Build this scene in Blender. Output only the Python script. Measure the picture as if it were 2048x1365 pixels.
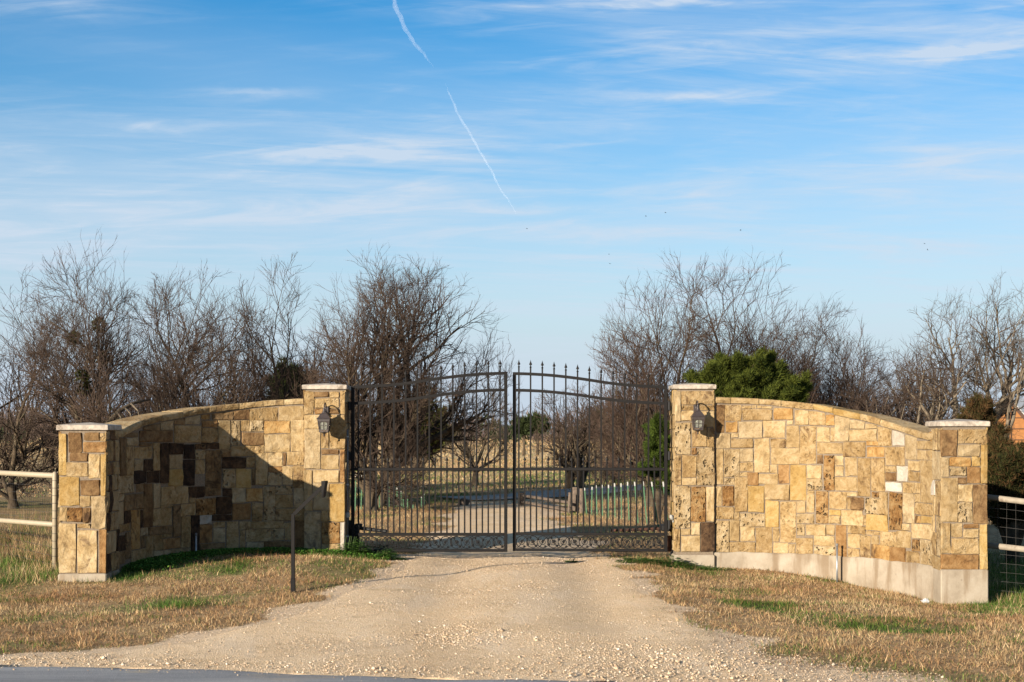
import bpy, math
import numpy as np
from mathutils import Vector

rng = np.random.default_rng(7)
scene = bpy.context.scene
for o in list(bpy.data.objects):
    bpy.data.objects.remove(o)
COL = scene.collection

# ------------------------------------------------------------------ camera
EYE = 1.6                      # eye height above the sill of the gate; horizon line of the picture
FOC = 2844.4                   # focal length in pixels of a 2048 wide frame (50 mm)
cam = bpy.data.cameras.new('camera')
cam.lens = 50.0
cam.sensor_width = 36.0
cam.shift_y = 0.0906           # rising front: verticals stay vertical
cam.clip_start = 0.1
cam.clip_end = 60000
cam_ob = bpy.data.objects.new('camera', cam)
cam_ob.location = (0, 0, EYE)
cam_ob.rotation_euler = (math.radians(90), 0, 0)
COL.objects.link(cam_ob)
scene.camera = cam_ob

# ------------------------------------------------------------------ sun and sky
SUN_AZ, SUN_EL = math.radians(38.5), math.radians(14.0)   # behind the camera, to its left, low winter sun
to_sun = Vector((-math.sin(SUN_AZ) * math.cos(SUN_EL), -math.cos(SUN_AZ) * math.cos(SUN_EL), math.sin(SUN_EL)))
sl = bpy.data.lights.new('sun', 'SUN')
sl.energy = 5.0
sl.angle = math.radians(0.53)
sl.color = (1.0, 0.90, 0.76)
so = bpy.data.objects.new('sun', sl)
so.rotation_euler = to_sun.to_track_quat('Z', 'Y').to_euler()
so.location = (-30, -40, 30)
COL.objects.link(so)

scene.view_settings.view_transform = 'Standard'
scene.view_settings.look = 'None'
scene.view_settings.gamma = 1.0
scene.view_settings.use_curve_mapping = False
scene.view_settings.exposure = 1.25
scene.render.engine = 'CYCLES'
scene.cycles.max_bounces = 6
scene.cycles.diffuse_bounces = 3
scene.cycles.transparent_max_bounces = 12
scene.cycles.volume_bounces = 1


class Nodes:
    """tiny helper for wiring shader nodes"""
    def __init__(self, tree):
        self.t = tree
        tree.nodes.clear()

    def n(self, kind, _ins=None, **props):
        nd = self.t.nodes.new(kind)
        for k, v in props.items():
            setattr(nd, k, v)
        for k, v in (_ins or {}).items():
            self.put(nd.inputs[k], v)
        return nd

    def put(self, sock, v):
        if hasattr(v, 'is_output'):
            self.t.links.new(v, sock)
        elif hasattr(v, 'outputs'):
            self.t.links.new(v.outputs[0], sock)
        else:
            sock.default_value = v

    def math(self, op, a, b=None, c=None, clamp=False):
        nd = self.t.nodes.new('ShaderNodeMath')
        nd.operation = op
        nd.use_clamp = clamp
        for i, v in enumerate((a, b, c)):
            if v is not None:
                self.put(nd.inputs[i], v)
        return nd.outputs[0]

    def vmath(self, op, a, b=None, scale=None):
        nd = self.t.nodes.new('ShaderNodeVectorMath')
        nd.operation = op
        self.put(nd.inputs[0], a)
        if b is not None:
            self.put(nd.inputs[1], b)
        if scale is not None:
            self.put(nd.inputs['Scale'], scale)
        return nd.outputs[0]

    def noise(self, vec, scale, detail=4, rough=0.55, dist=0.0):
        nd = self.n('ShaderNodeTexNoise', {'Vector': vec, 'Scale': scale, 'Detail': detail, 'Roughness': rough, 'Distortion': dist})
        return nd.outputs['Fac']

    def ramp(self, fac, stops, interp='LINEAR'):
        nd = self.t.nodes.new('ShaderNodeValToRGB')
        nd.color_ramp.interpolation = interp
        e = nd.color_ramp.elements
        while len(e) < len(stops):
            e.new(0.5)
        for i, (p, c) in enumerate(stops):
            e[i].position = p
            e[i].color = (*c, 1) if len(c) == 3 else c
        self.put(nd.inputs[0], fac)
        return nd.outputs[0]

    def step(self, v, lo, hi):
        nd = self.t.nodes.new('ShaderNodeMapRange')
        nd.interpolation_type = 'SMOOTHSTEP'
        self.put(nd.inputs['Value'], v)
        self.put(nd.inputs['From Min'], lo)
        self.put(nd.inputs['From Max'], hi)
        return nd.outputs[0]

    def mix(self, f, a, b, blend='MIX'):
        nd = self.t.nodes.new('ShaderNodeMix')
        nd.data_type = 'RGBA'
        nd.blend_type = blend
        self.put(nd.inputs[0], f)
        for s, v in ((6, a), (7, b)):
            if isinstance(v, tuple) and len(v) == 3:
                v = (*v, 1)
            self.put(nd.inputs[s], v)
        return nd.outputs[2]

    def xyz(self, v):
        nd = self.n('ShaderNodeSeparateXYZ', {0: v})
        return nd.outputs[0], nd.outputs[1], nd.outputs[2]

    def comb(self, x, y, z):
        return self.n('ShaderNodeCombineXYZ', {0: x, 1: y, 2: z}).outputs[0]


CLOUD_STREAKS = [  # direction (right of and above the view axis), width, height, tilt, strength of each band of cirrus
    (-0.1139, 0.1980, 0.0633, 0.0053, 0.03, 0.75),
    (0.1287, 0.2377, 0.0492, 0.0035, 0.07, 0.7),
    (0.3045, 0.2658, 0.0492, 0.0046, 0.12, 0.65),
    (0.1146, 0.3031, 0.0914, 0.0035, 0.02, 0.55),
    (0.0478, 0.2064, 0.0316, 0.0021, 0.06, 0.4),
    (-0.2440, 0.2173, 0.0457, 0.0049, 0, 0.35),
    (-0.1842, 0.2412, 0.0387, 0.0025, 0, 0.25),
    (-0.1632, 0.1505, 0.2180, 0.0134, 0, 0.55),
    (0.0443, 0.1399, 0.0914, 0.0063, -0.02, 0.45),
    (-0.0436, 0.1547, 0.1160, 0.0049, 0.02, 0.4),
    (-0.3390, 0.3034, 0.0914, 0.0098, -0.02, 0.5),
    (0.3080, 0.1892, 0.1160, 0.0193, 0, 0.4),
    (0.3361, 0.2806, 0.0774, 0.0158, 0.1, 0.35),
    (-0.2722, 0.1663, 0.0422, 0.0032, 0.0, 0.4),
    (0.1498, 0.1716, 0.1406, 0.0105, 0, 0.3),
]
SKY_HUE, SKY_SAT, SKY_VAL = 0.502, 1.46, 0.92
SKY_STRENGTH = 0.075
CLOUD_COL = (3.6, 4.15, 4.85, 1)
HORIZON_COL = (3.05, 3.62, 4.35, 1)     # pale air near the horizon, the same all round

world = bpy.data.worlds.new('World')
scene.world = world
world.use_nodes = True
W = Nodes(world.node_tree)
sky = W.n('ShaderNodeTexSky', sky_type='NISHITA', sun_disc=False)
sky.sun_elevation = SUN_EL
sky.sun_rotation = math.pi + SUN_AZ
sky.air_density = 1.0
sky.dust_density = 0.2
sky.ozone_density = 2.5
tc = W.n('ShaderNodeTexCoord')
dx, dy, dz = W.xyz(tc.outputs['Generated'])
dzp = W.math('MAXIMUM', dz, 0.0)
# high thin cirrus sheet: directions projected on a level layer, streaks drawn out along the wind
den = W.math('ADD', dzp, 0.055)
lx, ly = W.math('DIVIDE', dx, den), W.math('DIVIDE', dy, den)
rot = math.radians(14)
wx = W.math('ADD', W.math('MULTIPLY', lx, math.cos(rot)), W.math('MULTIPLY', ly, math.sin(rot)))
wy = W.math('SUBTRACT', W.math('MULTIPLY', ly, math.cos(rot)), W.math('MULTIPLY', lx, math.sin(rot)))
c1 = W.noise(W.comb(W.math('MULTIPLY', wx, 0.42), W.math('MULTIPLY', wy, 0.80), 3.7), 1.0, 7, 0.58, 0.55)
c2 = W.noise(W.comb(W.math('MULTIPLY', wx, 0.75), W.math('MULTIPLY', wy, 4.2), 9.2), 1.3, 10, 0.66, 1.1)
c3 = W.noise(W.comb(W.math('MULTIPLY', wx, 0.16), W.math('MULTIPLY', wy, 0.30), 1.3), 1.0, 3, 0.5, 0.3)
sheet = W.math('MULTIPLY', W.step(c1, 0.36, 0.70), W.step(c2, 0.26, 0.76))
veil = W.math('MULTIPLY', W.step(c3, 0.36, 0.74), 0.48)
az = W.math('DIVIDE', dx, W.math('MAXIMUM', dy, 0.02))
el = W.math('DIVIDE', dzp, W.math('MAXIMUM', dy, 0.02))
c4 = W.noise(W.comb(W.math('MULTIPLY', az, 5.0), W.math('MULTIPLY', el, 16.0), 2.2), 1.5, 6, 0.6, 0.8)
elw = W.math('ADD', el, W.math('MULTIPLY', W.math('SUBTRACT', c4, 0.5), 0.030))
c5 = W.noise(W.comb(W.math('MULTIPLY', az, 9.0), W.math('MULTIPLY', W.math('SUBTRACT', el, W.math('MULTIPLY', az, 0.05)), 75.0), 5.1), 1.0, 8, 0.62, 0.6)
streaks = None
for (a0, e0, wa, we, tilt, amp) in CLOUD_STREAKS:
    da = W.math('SUBTRACT', az, a0)
    de = W.math('SUBTRACT', W.math('SUBTRACT', elw, e0), W.math('MULTIPLY', da, tilt))
    q = W.math('ADD', W.math('POWER', W.math('ABSOLUTE', W.math('DIVIDE', da, wa)), 2.0), W.math('POWER', W.math('ABSOLUTE', W.math('DIVIDE', de, we)), 2.0))
    g = W.math('MULTIPLY', W.math('EXPONENT', W.math('MULTIPLY', q, -1.0)), amp)
    streaks = g if streaks is None else W.math('ADD', streaks, g)
wisp = W.math('MULTIPLY', streaks, W.math('ADD', W.math('MULTIPLY', W.step(c5, 0.24, 0.80), 1.35), 0.12))
fib = W.math('MULTIPLY', W.step(c5, 0.42, 0.80), W.math('ADD', 0.07, W.math('MULTIPLY', W.step(c1, 0.34, 0.66), 0.55)))
cover = W.math('ADD', W.math('MULTIPLY', sheet, 0.65), W.math('ADD', W.math('ADD', veil, fib), wisp), clamp=True)
cover = W.math('MULTIPLY', cover, W.step(dz, -0.02, 0.01), clamp=True)
hs = W.n('ShaderNodeHueSaturation', {'Hue': SKY_HUE, 'Saturation': SKY_SAT, 'Value': SKY_VAL, 'Color': sky.outputs[0]})
airy = W.mix(W.math('MULTIPLY', W.math('EXPONENT', W.math('MULTIPLY', W.math('MULTIPLY', dzp, dzp), -1.0 / 0.0190)), 0.99), hs.outputs[0], HORIZON_COL)
skycol = W.mix(W.math('MULTIPLY', cover, 0.86), airy, CLOUD_COL)
bg = W.n('ShaderNodeBackground', {'Color': skycol, 'Strength': SKY_STRENGTH})
W.n('ShaderNodeOutputWorld', {'Surface': bg})

# ------------------------------------------------------------------ helpers
ORIGIN = {}


def tag(o, label=None, cat=None, group=None, kind=None):
    if label:
        o['label'] = label
    if cat:
        o['category'] = cat
    if group:
        o['group'] = group
    if kind:
        o['kind'] = kind
    return o


def thing(name, label, cat, loc=(0, 0, 0), group=None):
    o = bpy.data.objects.new(name, None)
    o.empty_display_size = 0.2
    o.location = loc
    COL.objects.link(o)
    ORIGIN[o.name] = np.array(loc, float)
    return tag(o, label, cat, group)


def mesh_data(name, V, F, mat, smooth=False, col=None):
    me = bpy.data.meshes.new(name)
    V = np.asarray(V, np.float32)
    if isinstance(F, np.ndarray):
        nf, k = F.shape
        me.vertices.add(len(V))
        me.vertices.foreach_set('co', V.ravel())
        me.loops.add(nf * k)
        me.loops.foreach_set('vertex_index', F.astype(np.int32).ravel())
        me.polygons.add(nf)
        me.polygons.foreach_set('loop_start', np.arange(0, nf * k, k, dtype=np.int32))
        me.update(calc_edges=True)
    else:
        me.from_pydata(V.tolist(), [], [list(map(int, f)) for f in F])
        me.update()
    if smooth:
        me.polygons.foreach_set('use_smooth', np.ones(len(me.polygons), bool))
    if mat is not None:
        me.materials.append(mat)
    if col is not None:
        at = me.color_attributes.new('tint', 'FLOAT_COLOR', 'POINT')
        c = np.ones((len(V), 4), np.float32)
        c[:, :3] = col
        at.data.foreach_set('color', c.ravel())
    return me


def place(name, me, parent=None, loc=(0, 0, 0), rot=None):
    o = bpy.data.objects.new(name, me)
    COL.objects.link(o)
    base = np.zeros(3)
    if parent is not None:
        o.parent = parent
        base = ORIGIN[parent.name]
    o.location = tuple(np.asarray(loc, float) - base)
    if rot is not None:
        o.rotation_euler = rot
    ORIGIN[o.name] = np.asarray(loc, float)
    return o


def obj(name, V, F, mat, parent=None, smooth=False, col=None):
    """V in world metres"""
    base = ORIGIN[parent.name] if parent is not None else np.zeros(3)
    me = mesh_data(name, np.asarray(V, float) - base, F, mat, smooth, col)
    return place(name, me, parent, base)


class MB:
    def __init__(self):
        self.V, self.F, self.n = [], [], 0

    def add(self, V, F):
        V = np.asarray(V, float).reshape(-1, 3)
        for f in F:
            self.F.append([int(i) + self.n for i in f])
        self.V.append(V)
        self.n += len(V)
        return self

    def box(self, x0, x1, y0, y1, z0, z1, b=0.0):
        if b <= 0:
            V = [(x, y, z) for z in (z0, z1) for y in (y0, y1) for x in (x0, x1)]
            return self.add(V, [(0, 2, 3, 1), (4, 5, 7, 6), (0, 1, 5, 4), (2, 6, 7, 3), (0, 4, 6, 2), (1, 3, 7, 5)])
        # chamfered along the vertical edges and the top and bottom rims
        def ring(m, z):
            a, c, d, e = x0 + m, x1 - m, y0 + m, y1 - m
            return [(a + b, d, z), (c - b, d, z), (c, d + b, z), (c, e - b, z), (c - b, e, z), (a + b, e, z), (a, e - b, z), (a, d + b, z)]
        R = ring(b, z0) + ring(0, z0 + b) + ring(0, z1 - b) + ring(b, z1)
        F = [tuple(range(7, -1, -1)), tuple(range(24, 32))]
        for k in range(3):
            for i in range(8):
                j = (i + 1) % 8
                F.append((k * 8 + i, k * 8 + j, k * 8 + 8 + j, k * 8 + 8 + i))
        return self.add(R, F)

    def tube(self, P, r, sides=6, cap=True, squash=1.0):
        V, F = tube(P, r, sides, cap)
        return self.add(V, F)

    def lathe(self, prof, c=(0, 0, 0), n=12):
        V, F = [], []
        for r, z in prof:
            for i in range(n):
                a = 2 * math.pi * i / n
                V.append((c[0] + r * math.cos(a), c[1] + r * math.sin(a), c[2] + z))
        for k in range(len(prof) - 1):
            for i in range(n):
                j = (i + 1) % n
                F.append((k * n + i, k * n + j, k * n + n + j, k * n + n + i))
        F.append(tuple(range(n - 1, -1, -1)))
        F.append(tuple(range((len(prof) - 1) * n, len(prof) * n)))
        return self.add(V, F)

    def obj(self, name, mat, parent=None, smooth=False):
        return obj(name, np.vstack(self.V), self.F, mat, parent, smooth)

    def mesh(self, name, mat, smooth=False):
        return mesh_data(name, np.vstack(self.V), self.F, mat, smooth)


def tube(P, r, sides=6, cap=True):
    P = np.asarray(P, float)
    n = len(P)
    r = np.broadcast_to(np.asarray(r, float), (n,))
    T = np.gradient(P, axis=0)
    T /= np.linalg.norm(T, axis=1)[:, None] + 1e-12
    up = np.array([0, 0, 1.0]) if abs(T[0][2]) < 0.9 else np.array([1.0, 0, 0])
    V, F = [], []
    U = np.cross(T[0], up)
    U /= np.linalg.norm(U)
    for i in range(n):
        U = U - T[i] * U.dot(T[i])
        U /= np.linalg.norm(U) + 1e-12
        Wv = np.cross(T[i], U)
        for k in range(sides):
            a = 2 * math.pi * (k + 0.5) / sides
            V.append(P[i] + r[i] * (math.cos(a) * U + math.sin(a) * Wv))
    for i in range(n - 1):
        for k in range(sides):
            j = (k + 1) % sides
            F.append((i * sides + k, i * sides + j, (i + 1) * sides + j, (i + 1) * sides + k))
    if cap:
        F.append(tuple(range(sides - 1, -1, -1)))
        F.append(tuple(range((n - 1) * sides, n * sides)))
    return V, F


def smoothstep(x, a, b):
    t = np.clip((np.asarray(x, float) - a) / (b - a), 0, 1)
    return t * t * (3 - 2 * t)


def at(px, py, D):
    """a point seen at (px, py) of the photograph that stands D metres away"""
    return np.array([(px - 1024) * D / FOC, D, EYE - (py - 868) * D / FOC])


_ph = np.random.default_rng(3)
_WAVES = [(_ph.uniform(0, 2 * math.pi), a, w, _ph.uniform(0, 6.28)) for a, w in
          [(0.020, 7.0), (0.016, 4.1), (0.010, 2.6), (0.008, 1.9), (0.006, 1.3), (0.005, 1.0), (0.004, 0.85)]]


def soft_noise(x, y, scale=1.0, seed=0):
    """smooth pseudo noise in about -1..1"""
    r = np.random.default_rng(seed)
    s = np.zeros(np.broadcast(x, y).shape)
    for k in range(7):
        d, p, f = r.uniform(0, 6.283), r.uniform(0, 6.283), scale * r.uniform(0.6, 1.9)
        s = s + np.sin((np.cos(d) * x + np.sin(d) * y) * f + p + 1.3 * np.sin((np.cos(d + 1.9) * x + np.sin(d + 1.9) * y) * f * 0.7 + p * 2))
    return s / 3.2


def ground_z(x, y):
    x, y = np.asarray(x, float), np.asarray(y, float)
    z = -0.10 - 0.11 * (1 - smoothstep(y, 10.5, 18.5))
    near = smoothstep(y, 12.5, 17.5) * (1 - smoothstep(y, 21, 26))
    z = z + 0.10 * (1 - smoothstep(x, -2.6, -1.3)) * smoothstep(y, 15.2, 18.2) * (1 - smoothstep(y, 21, 26))
    z = z - 0.05 * (1 - smoothstep(x, -6.4, -4.2)) * near
    z = z - 0.13 * smoothstep(x, 1.5, 2.8) * near - 0.20 * smoothstep(x, 3.0, 5.4) * near
    # wheel ruts and crown of the drive
    on = (1 - smoothstep(np.abs(x), 1.2, 2.2)) * smoothstep(y, 11.5, 14) * (1 - smoothstep(y, 21, 24))
    z = z - 0.035 * on * (np.exp(-((x - 0.85) / 0.33) ** 2) + np.exp(-((x + 0.75) / 0.36) ** 2))
    amp = smoothstep(y, 11.0, 12.6) / (1 + np.maximum(y - 25, 0) * 0.02)
    for d, a, w, p in _WAVES:
        z = z + amp * 0.62 * a * np.sin((np.cos(d) * x + np.sin(d) * y) * 2 * math.pi / w + p)
    return z


def road_edge(x):
    return 11.13 - 0.170 * (np.asarray(x, float) + 4.0) + 0.05 * np.sin(np.asarray(x) * 1.9) + 0.03 * np.sin(np.asarray(x) * 5.3 + 1)


_DL = np.array([(9.0, -60), (11.35, -9.0), (11.55, -4.2), (11.75, -3.7), (12.35, -3.0), (13.3, -2.5), (14.9, -2.0), (16.5, -1.76), (19.6, -1.54), (25, -1.30), (32, -1.25), (36, -1.4), (37, -1.45)])
_DR = np.array([(9.0, 4.2), (10.3, 2.75), (11.1, 2.15), (12, 1.95), (13.6, 1.88), (15.0, 1.62), (16.8, 1.62), (19.6, 1.5), (25, 0.98), (32, 0.75), (36, 1.2), (37, 1.5)])


def drive_left(y):
    return np.interp(y, _DL[:, 0], _DL[:, 1])


def drive_right(y):
    return np.interp(y, _DR[:, 0], _DR[:, 1])


# ------------------------------------------------------------------ materials
def material(name, build):
    m = bpy.data.materials.new(name)
    m.use_nodes = True
    N = Nodes(m.node_tree)
    bs = N.n('ShaderNodeBsdfPrincipled')
    out = N.n('ShaderNodeOutputMaterial', {'Surface': bs})
    build(N, bs)
    return m


def coords(N, shuffle=False):
    t = N.n('ShaderNodeTexCoord').outputs['Object']
    if shuffle:
        r = N.n('ShaderNodeObjectInfo').outputs['Random']
        return N.vmath('ADD', t, N.comb(N.math('MULTIPLY', r, 37.0), N.math('MULTIPLY', r, 91.0), N.math('MULTIPLY', r, 53.0))), r
    return t


def bump(N, bs, h, dist, strength=1.0):
    b = N.n('ShaderNodeBump', {'Height': h, 'Distance': dist, 'Strength': strength})
    N.put(bs.inputs['Normal'], b.outputs[0])


def stone_material(name, dark, base, light, stain=None, stain_lo=0.62, pits=0.0, rough_amp=0.010, vary=0.26, k0=0.59):
    dark, base, light = (tuple(x * k0 for x in q) for q in (dark, base, light))
    stain = tuple(x * k0 for x in stain) if stain else None
    def build(N, bs):
        v, r = coords(N, True)
        a = N.noise(v, 6.5, 6, 0.62, 0.4)
        b = N.noise(v, 26, 5, 0.7)
        f = N.noise(v, 110, 3, 0.7)
        c = N.ramp(N.math('ADD', N.math('MULTIPLY', a, 0.62), N.math('MULTIPLY', b, 0.38)), [(0.33, dark), (0.46, base), (0.60, light)])
        if stain:
            s = N.noise(N.vmath('ADD', v, (11.0, 5.0, 3.0)), 5.0, 7, 0.66, 1.2)
            lo = N.math('ADD', N.math('MULTIPLY', N.math('FRACT', N.math('MULTIPLY', r, 17.3)), 0.14), stain_lo - 0.09)
            c = N.mix(N.math('MULTIPLY', N.step(s, lo, N.math('ADD', lo, 0.16)), 0.85), c, stain)
        h = N.math('ADD', N.math('MULTIPLY', a, 0.55), N.math('ADD', N.math('MULTIPLY', b, 0.40), N.math('MULTIPLY', f, 0.16)))
        if pits > 0:
            pv = N.vmath('MULTIPLY', N.vmath('ADD', v, N.vmath('SCALE', N.n('ShaderNodeTexNoise', {'Vector': v, 'Scale': 9.0, 'Detail': 3}).outputs['Color'], scale=0.09)), (1.0, 1.0, 0.72))
            w = N.n('ShaderNodeTexVoronoi', {'Vector': pv, 'Scale': 21.0, 'Randomness': 1.0})
            pm = N.math('MULTIPLY', N.math('SUBTRACT', 1.0, N.step(w.outputs['Distance'], 0.22, 0.42)), N.step(N.noise(v, 8, 3, 0.6), 0.46, 0.56))
            c = N.mix(N.math('MULTIPLY', pm, 0.42 * pits), c, tuple(x * 0.40 for x in dark))
            h = N.math('SUBTRACT', h, N.math('MULTIPLY', pm, 1.5 * pits))
        k = N.math('ADD', 1.0 - vary / 2, N.math('MULTIPLY', r, vary))
        c = N.mix(1.0, c, N.comb(k, N.math('MULTIPLY', N.math('POWER', k, 1.15), 0.965), N.math('MULTIPLY', N.math('POWER', k, 1.4), 0.97)), 'MULTIPLY')
        fine = N.math('ADD', 0.72, N.math('MULTIPLY', N.math('ADD', N.math('MULTIPLY', f, 0.6), N.math('MULTIPLY', b, 0.4)), 0.56))
        c = N.mix(1.0, c, N.comb(fine, fine, fine), 'MULTIPLY')
        N.put(bs.inputs['Base Color'], c)
        bs.inputs['Roughness'].default_value = 0.93
        bs.inputs['Specular IOR Level'].default_value = 0.18
        bump(N, bs, h, rough_amp * 4.2)
    return material(name, build)


RUST = (0.085, 0.045, 0.022)
STONE = {
    'C': stone_material('sandstone_cream', (0.29, 0.190, 0.082), (0.475, 0.332, 0.150), (0.60, 0.455, 0.245), (0.21, 0.135, 0.070), 0.60),
    'R': stone_material('sandstone_greyish', (0.27, 0.200, 0.105), (0.435, 0.315, 0.158), (0.565, 0.440, 0.250), (0.18, 0.135, 0.090), 0.60),
    'T': stone_material('sandstone_tan', (0.25, 0.150, 0.058), (0.43, 0.285, 0.118), (0.57, 0.415, 0.210), (0.16, 0.088, 0.040), 0.57, 0.15, 0.014),
    'Y': stone_material('sandstone_yellow', (0.34, 0.205, 0.062), (0.47, 0.305, 0.100), (0.55, 0.390, 0.165), (0.21, 0.125, 0.050), 0.66),
    'G': stone_material('sandstone_ochre', (0.25, 0.122, 0.032), (0.435, 0.245, 0.078), (0.55, 0.360, 0.145), (0.09, 0.050, 0.026), 0.58),
    'A': stone_material('sandstone_amber', (0.19, 0.092, 0.028), (0.325, 0.178, 0.064), (0.44, 0.270, 0.112), (0.10, 0.050, 0.022), 0.60),
    'B': stone_material('sandstone_brown', (0.095, 0.050, 0.021), (0.195, 0.110, 0.044), (0.32, 0.200, 0.086), (0.055, 0.030, 0.015), 0.58),
    'M': stone_material('sandstone_shade_brown', (0.125, 0.072, 0.030), (0.250, 0.152, 0.064), (0.37, 0.245, 0.115), (0.075, 0.042, 0.020), 0.56, 0.15, 0.014),  # stands in for paler blocks, with the wall's shade mixed into the colour
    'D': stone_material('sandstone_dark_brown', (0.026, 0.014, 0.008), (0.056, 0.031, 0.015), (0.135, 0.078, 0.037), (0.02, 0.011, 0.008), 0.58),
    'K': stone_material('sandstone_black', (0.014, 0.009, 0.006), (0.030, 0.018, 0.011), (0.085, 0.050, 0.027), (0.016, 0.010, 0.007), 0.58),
    'P': stone_material('sandstone_pitted', (0.30, 0.190, 0.080), (0.48, 0.340, 0.162), (0.61, 0.470, 0.265), (0.24, 0.140, 0.060), 0.62, 0.8, 0.018),
    'O': stone_material('sandstone_pitted_ochre', (0.15, 0.062, 0.018), (0.36, 0.190, 0.060), (0.52, 0.345, 0.150), (0.11, 0.050, 0.018), 0.56, 1.0, 0.020),
    'W': stone_material('limestone_white', (0.50, 0.430, 0.320), (0.60, 0.530, 0.410), (0.66, 0.600, 0.490), None),
}


def simple(name, base, rough=0.7, metal=0.0, var=0.15, scale=30, bumpd=0.0, spec=0.3, second=None, lo=0.5, k0=0.62):
    base = tuple(x * k0 for x in base)
    second = tuple(x * k0 for x in second) if second else None
    def build(N, bs):
        v = coords(N)
        a = N.noise(v, scale, 5, 0.65)
        c = N.ramp(a, [(0.3, tuple(x * (1 - var) for x in base)), (0.7, tuple(min(1, x * (1 + var)) for x in base))])
        if second:
            c = N.mix(N.step(N.noise(v, scale * 0.35, 6, 0.7, 0.6), lo, lo + 0.14), c, second)
        N.put(bs.inputs['Base Color'], c)
        bs.inputs['Roughness'].default_value = rough
        bs.inputs['Metallic'].default_value = metal
        bs.inputs['Specular IOR Level'].default_value = spec
        if bumpd:
            bump(N, bs, a, bumpd)
    return material(name, build)


MORTAR = simple('mortar', (0.26, 0.20, 0.14), 0.95, var=0.3, scale=60, bumpd=0.006, spec=0.1, second=(0.22, 0.17, 0.12), lo=0.55)


def _concrete(N, bs):
    v = coords(N)
    a = N.noise(v, 3.0, 7, 0.65)
    b = N.noise(v, 45, 5, 0.7)
    # damp streaks that run down from the stone
    s = N.noise(N.vmath('MULTIPLY', v, (5.5, 5.5, 0.8)), 1.0, 4, 0.55)
    c = N.ramp(a, [(0.30, (0.190, 0.150, 0.105)), (0.52, (0.270, 0.222, 0.162)), (0.72, (0.320, 0.275, 0.212))])
    c = N.mix(N.math('MULTIPLY', N.step(s, 0.47, 0.64), 0.8), c, (0.160, 0.112, 0.068))
    c = N.mix(N.math('MULTIPLY', N.step(N.noise(v, 14, 5, 0.7), 0.62, 0.72), 0.5), c, (0.16, 0.125, 0.092))
    N.put(bs.inputs['Base Color'], c)
    bs.inputs['Roughness'].default_value = 0.92
    bs.inputs['Specular IOR Level'].default_value = 0.15
    bump(N, bs, N.math('ADD', a, N.math('MULTIPLY', b, 0.25)), 0.012)


CONCRETE = material('footing_concrete', _concrete)
CAPSTONE = simple('cap_concrete', (0.52, 0.44, 0.35), 0.9, var=0.35, scale=14, bumpd=0.010, spec=0.15, second=(0.27, 0.215, 0.16), lo=0.52)
IRON = simple('bronze_painted_iron', (0.0085, 0.0066, 0.0056), 0.6, var=0.25, scale=18, bumpd=0.0006, spec=0.16, second=(0.013, 0.0092, 0.0072), lo=0.58)
LAMPMETAL = simple('lamp_metal', (0.055, 0.040, 0.034), 0.42, var=0.25, scale=35, spec=0.5, second=(0.085, 0.055, 0.04), lo=0.6)
RUSTY = simple('rusty_steel', (0.10, 0.042, 0.024), 0.8, var=0.5, scale=40, bumpd=0.001, second=(0.03, 0.018, 0.013), lo=0.5)
BLACKMETAL = simple('black_operator_housing', (0.016, 0.015, 0.015), 0.55, var=0.2, scale=20)
GALV = simple('galvanised_pipe', (0.42, 0.43, 0.43), 0.42, 0.75, var=0.2, scale=60, spec=0.5)
CREAMPAINT = simple('cream_painted_pipe', (0.44, 0.36, 0.24), 0.55, var=0.10, scale=16, spec=0.35, second=(0.38, 0.30, 0.19), lo=0.66)
WEATHEREDPIPE = simple('weathered_rail_paint', (0.36, 0.30, 0.22), 0.65, var=0.2, scale=14, spec=0.25, second=(0.24, 0.18, 0.13), lo=0.55)
GREYPIPE = simple('grey_plastic_conduit', (0.20, 0.19, 0.18), 0.6, var=0.2, scale=20)
SENSORPLASTIC = simple('weathered_sensor_plastic', (0.42, 0.40, 0.35), 0.6, var=0.15, scale=60)
WIRE = simple('fence_wire', (0.15, 0.135, 0.12), 0.5, 0.5, var=0.3, scale=60)
TPOSTGREEN = simple('green_post_paint', (0.09, 0.20, 0.10), 0.7, var=0.3, scale=20, second=(0.14, 0.17, 0.10), lo=0.55)
TPOSTWHITE = simple('white_post_tip', (0.55, 0.53, 0.48), 0.6, var=0.1)
OLDWOOD = simple('weathered_timber', (0.17, 0.125, 0.09), 0.9, var=0.4, scale=18, bumpd=0.004, second=(0.07, 0.05, 0.04), lo=0.52)
SIDING = simple('cedar_siding', (0.36, 0.155, 0.050), 0.8, var=0.2, scale=6, spec=0.2)
TRIM = simple('dark_brown_trim', (0.09, 0.045, 0.026), 0.8, var=0.2, scale=6)
ROOFMETAL = simple('pale_metal_roof', (0.62, 0.63, 0.63), 0.45, 0.2, var=0.06, scale=2)
LITTER = simple('plastic_film', (0.74, 0.74, 0.72), 0.4, var=0.08, scale=30)
LITTERGREEN = simple('green_print', (0.03, 0.22, 0.13), 0.5)
BIRDBLACK = simple('bird_feather', (0.02, 0.019, 0.02), 0.8)


def _glass(N, bs):
    v = coords(N)
    c = N.ramp(N.noise(v, 40, 3, 0.6), [(0.35, (0.24, 0.23, 0.17)), (0.65, (0.36, 0.36, 0.31))])
    N.put(bs.inputs['Base Color'], c)
    bs.inputs['Roughness'].default_value = 0.22
    bs.inputs['Transmission Weight'].default_value = 0.55
    bs.inputs['IOR'].default_value = 1.2
    bump(N, bs, N.noise(v, 55, 2), 0.004)


LAMPGLASS = material('seeded_lamp_glass', _glass)


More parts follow.
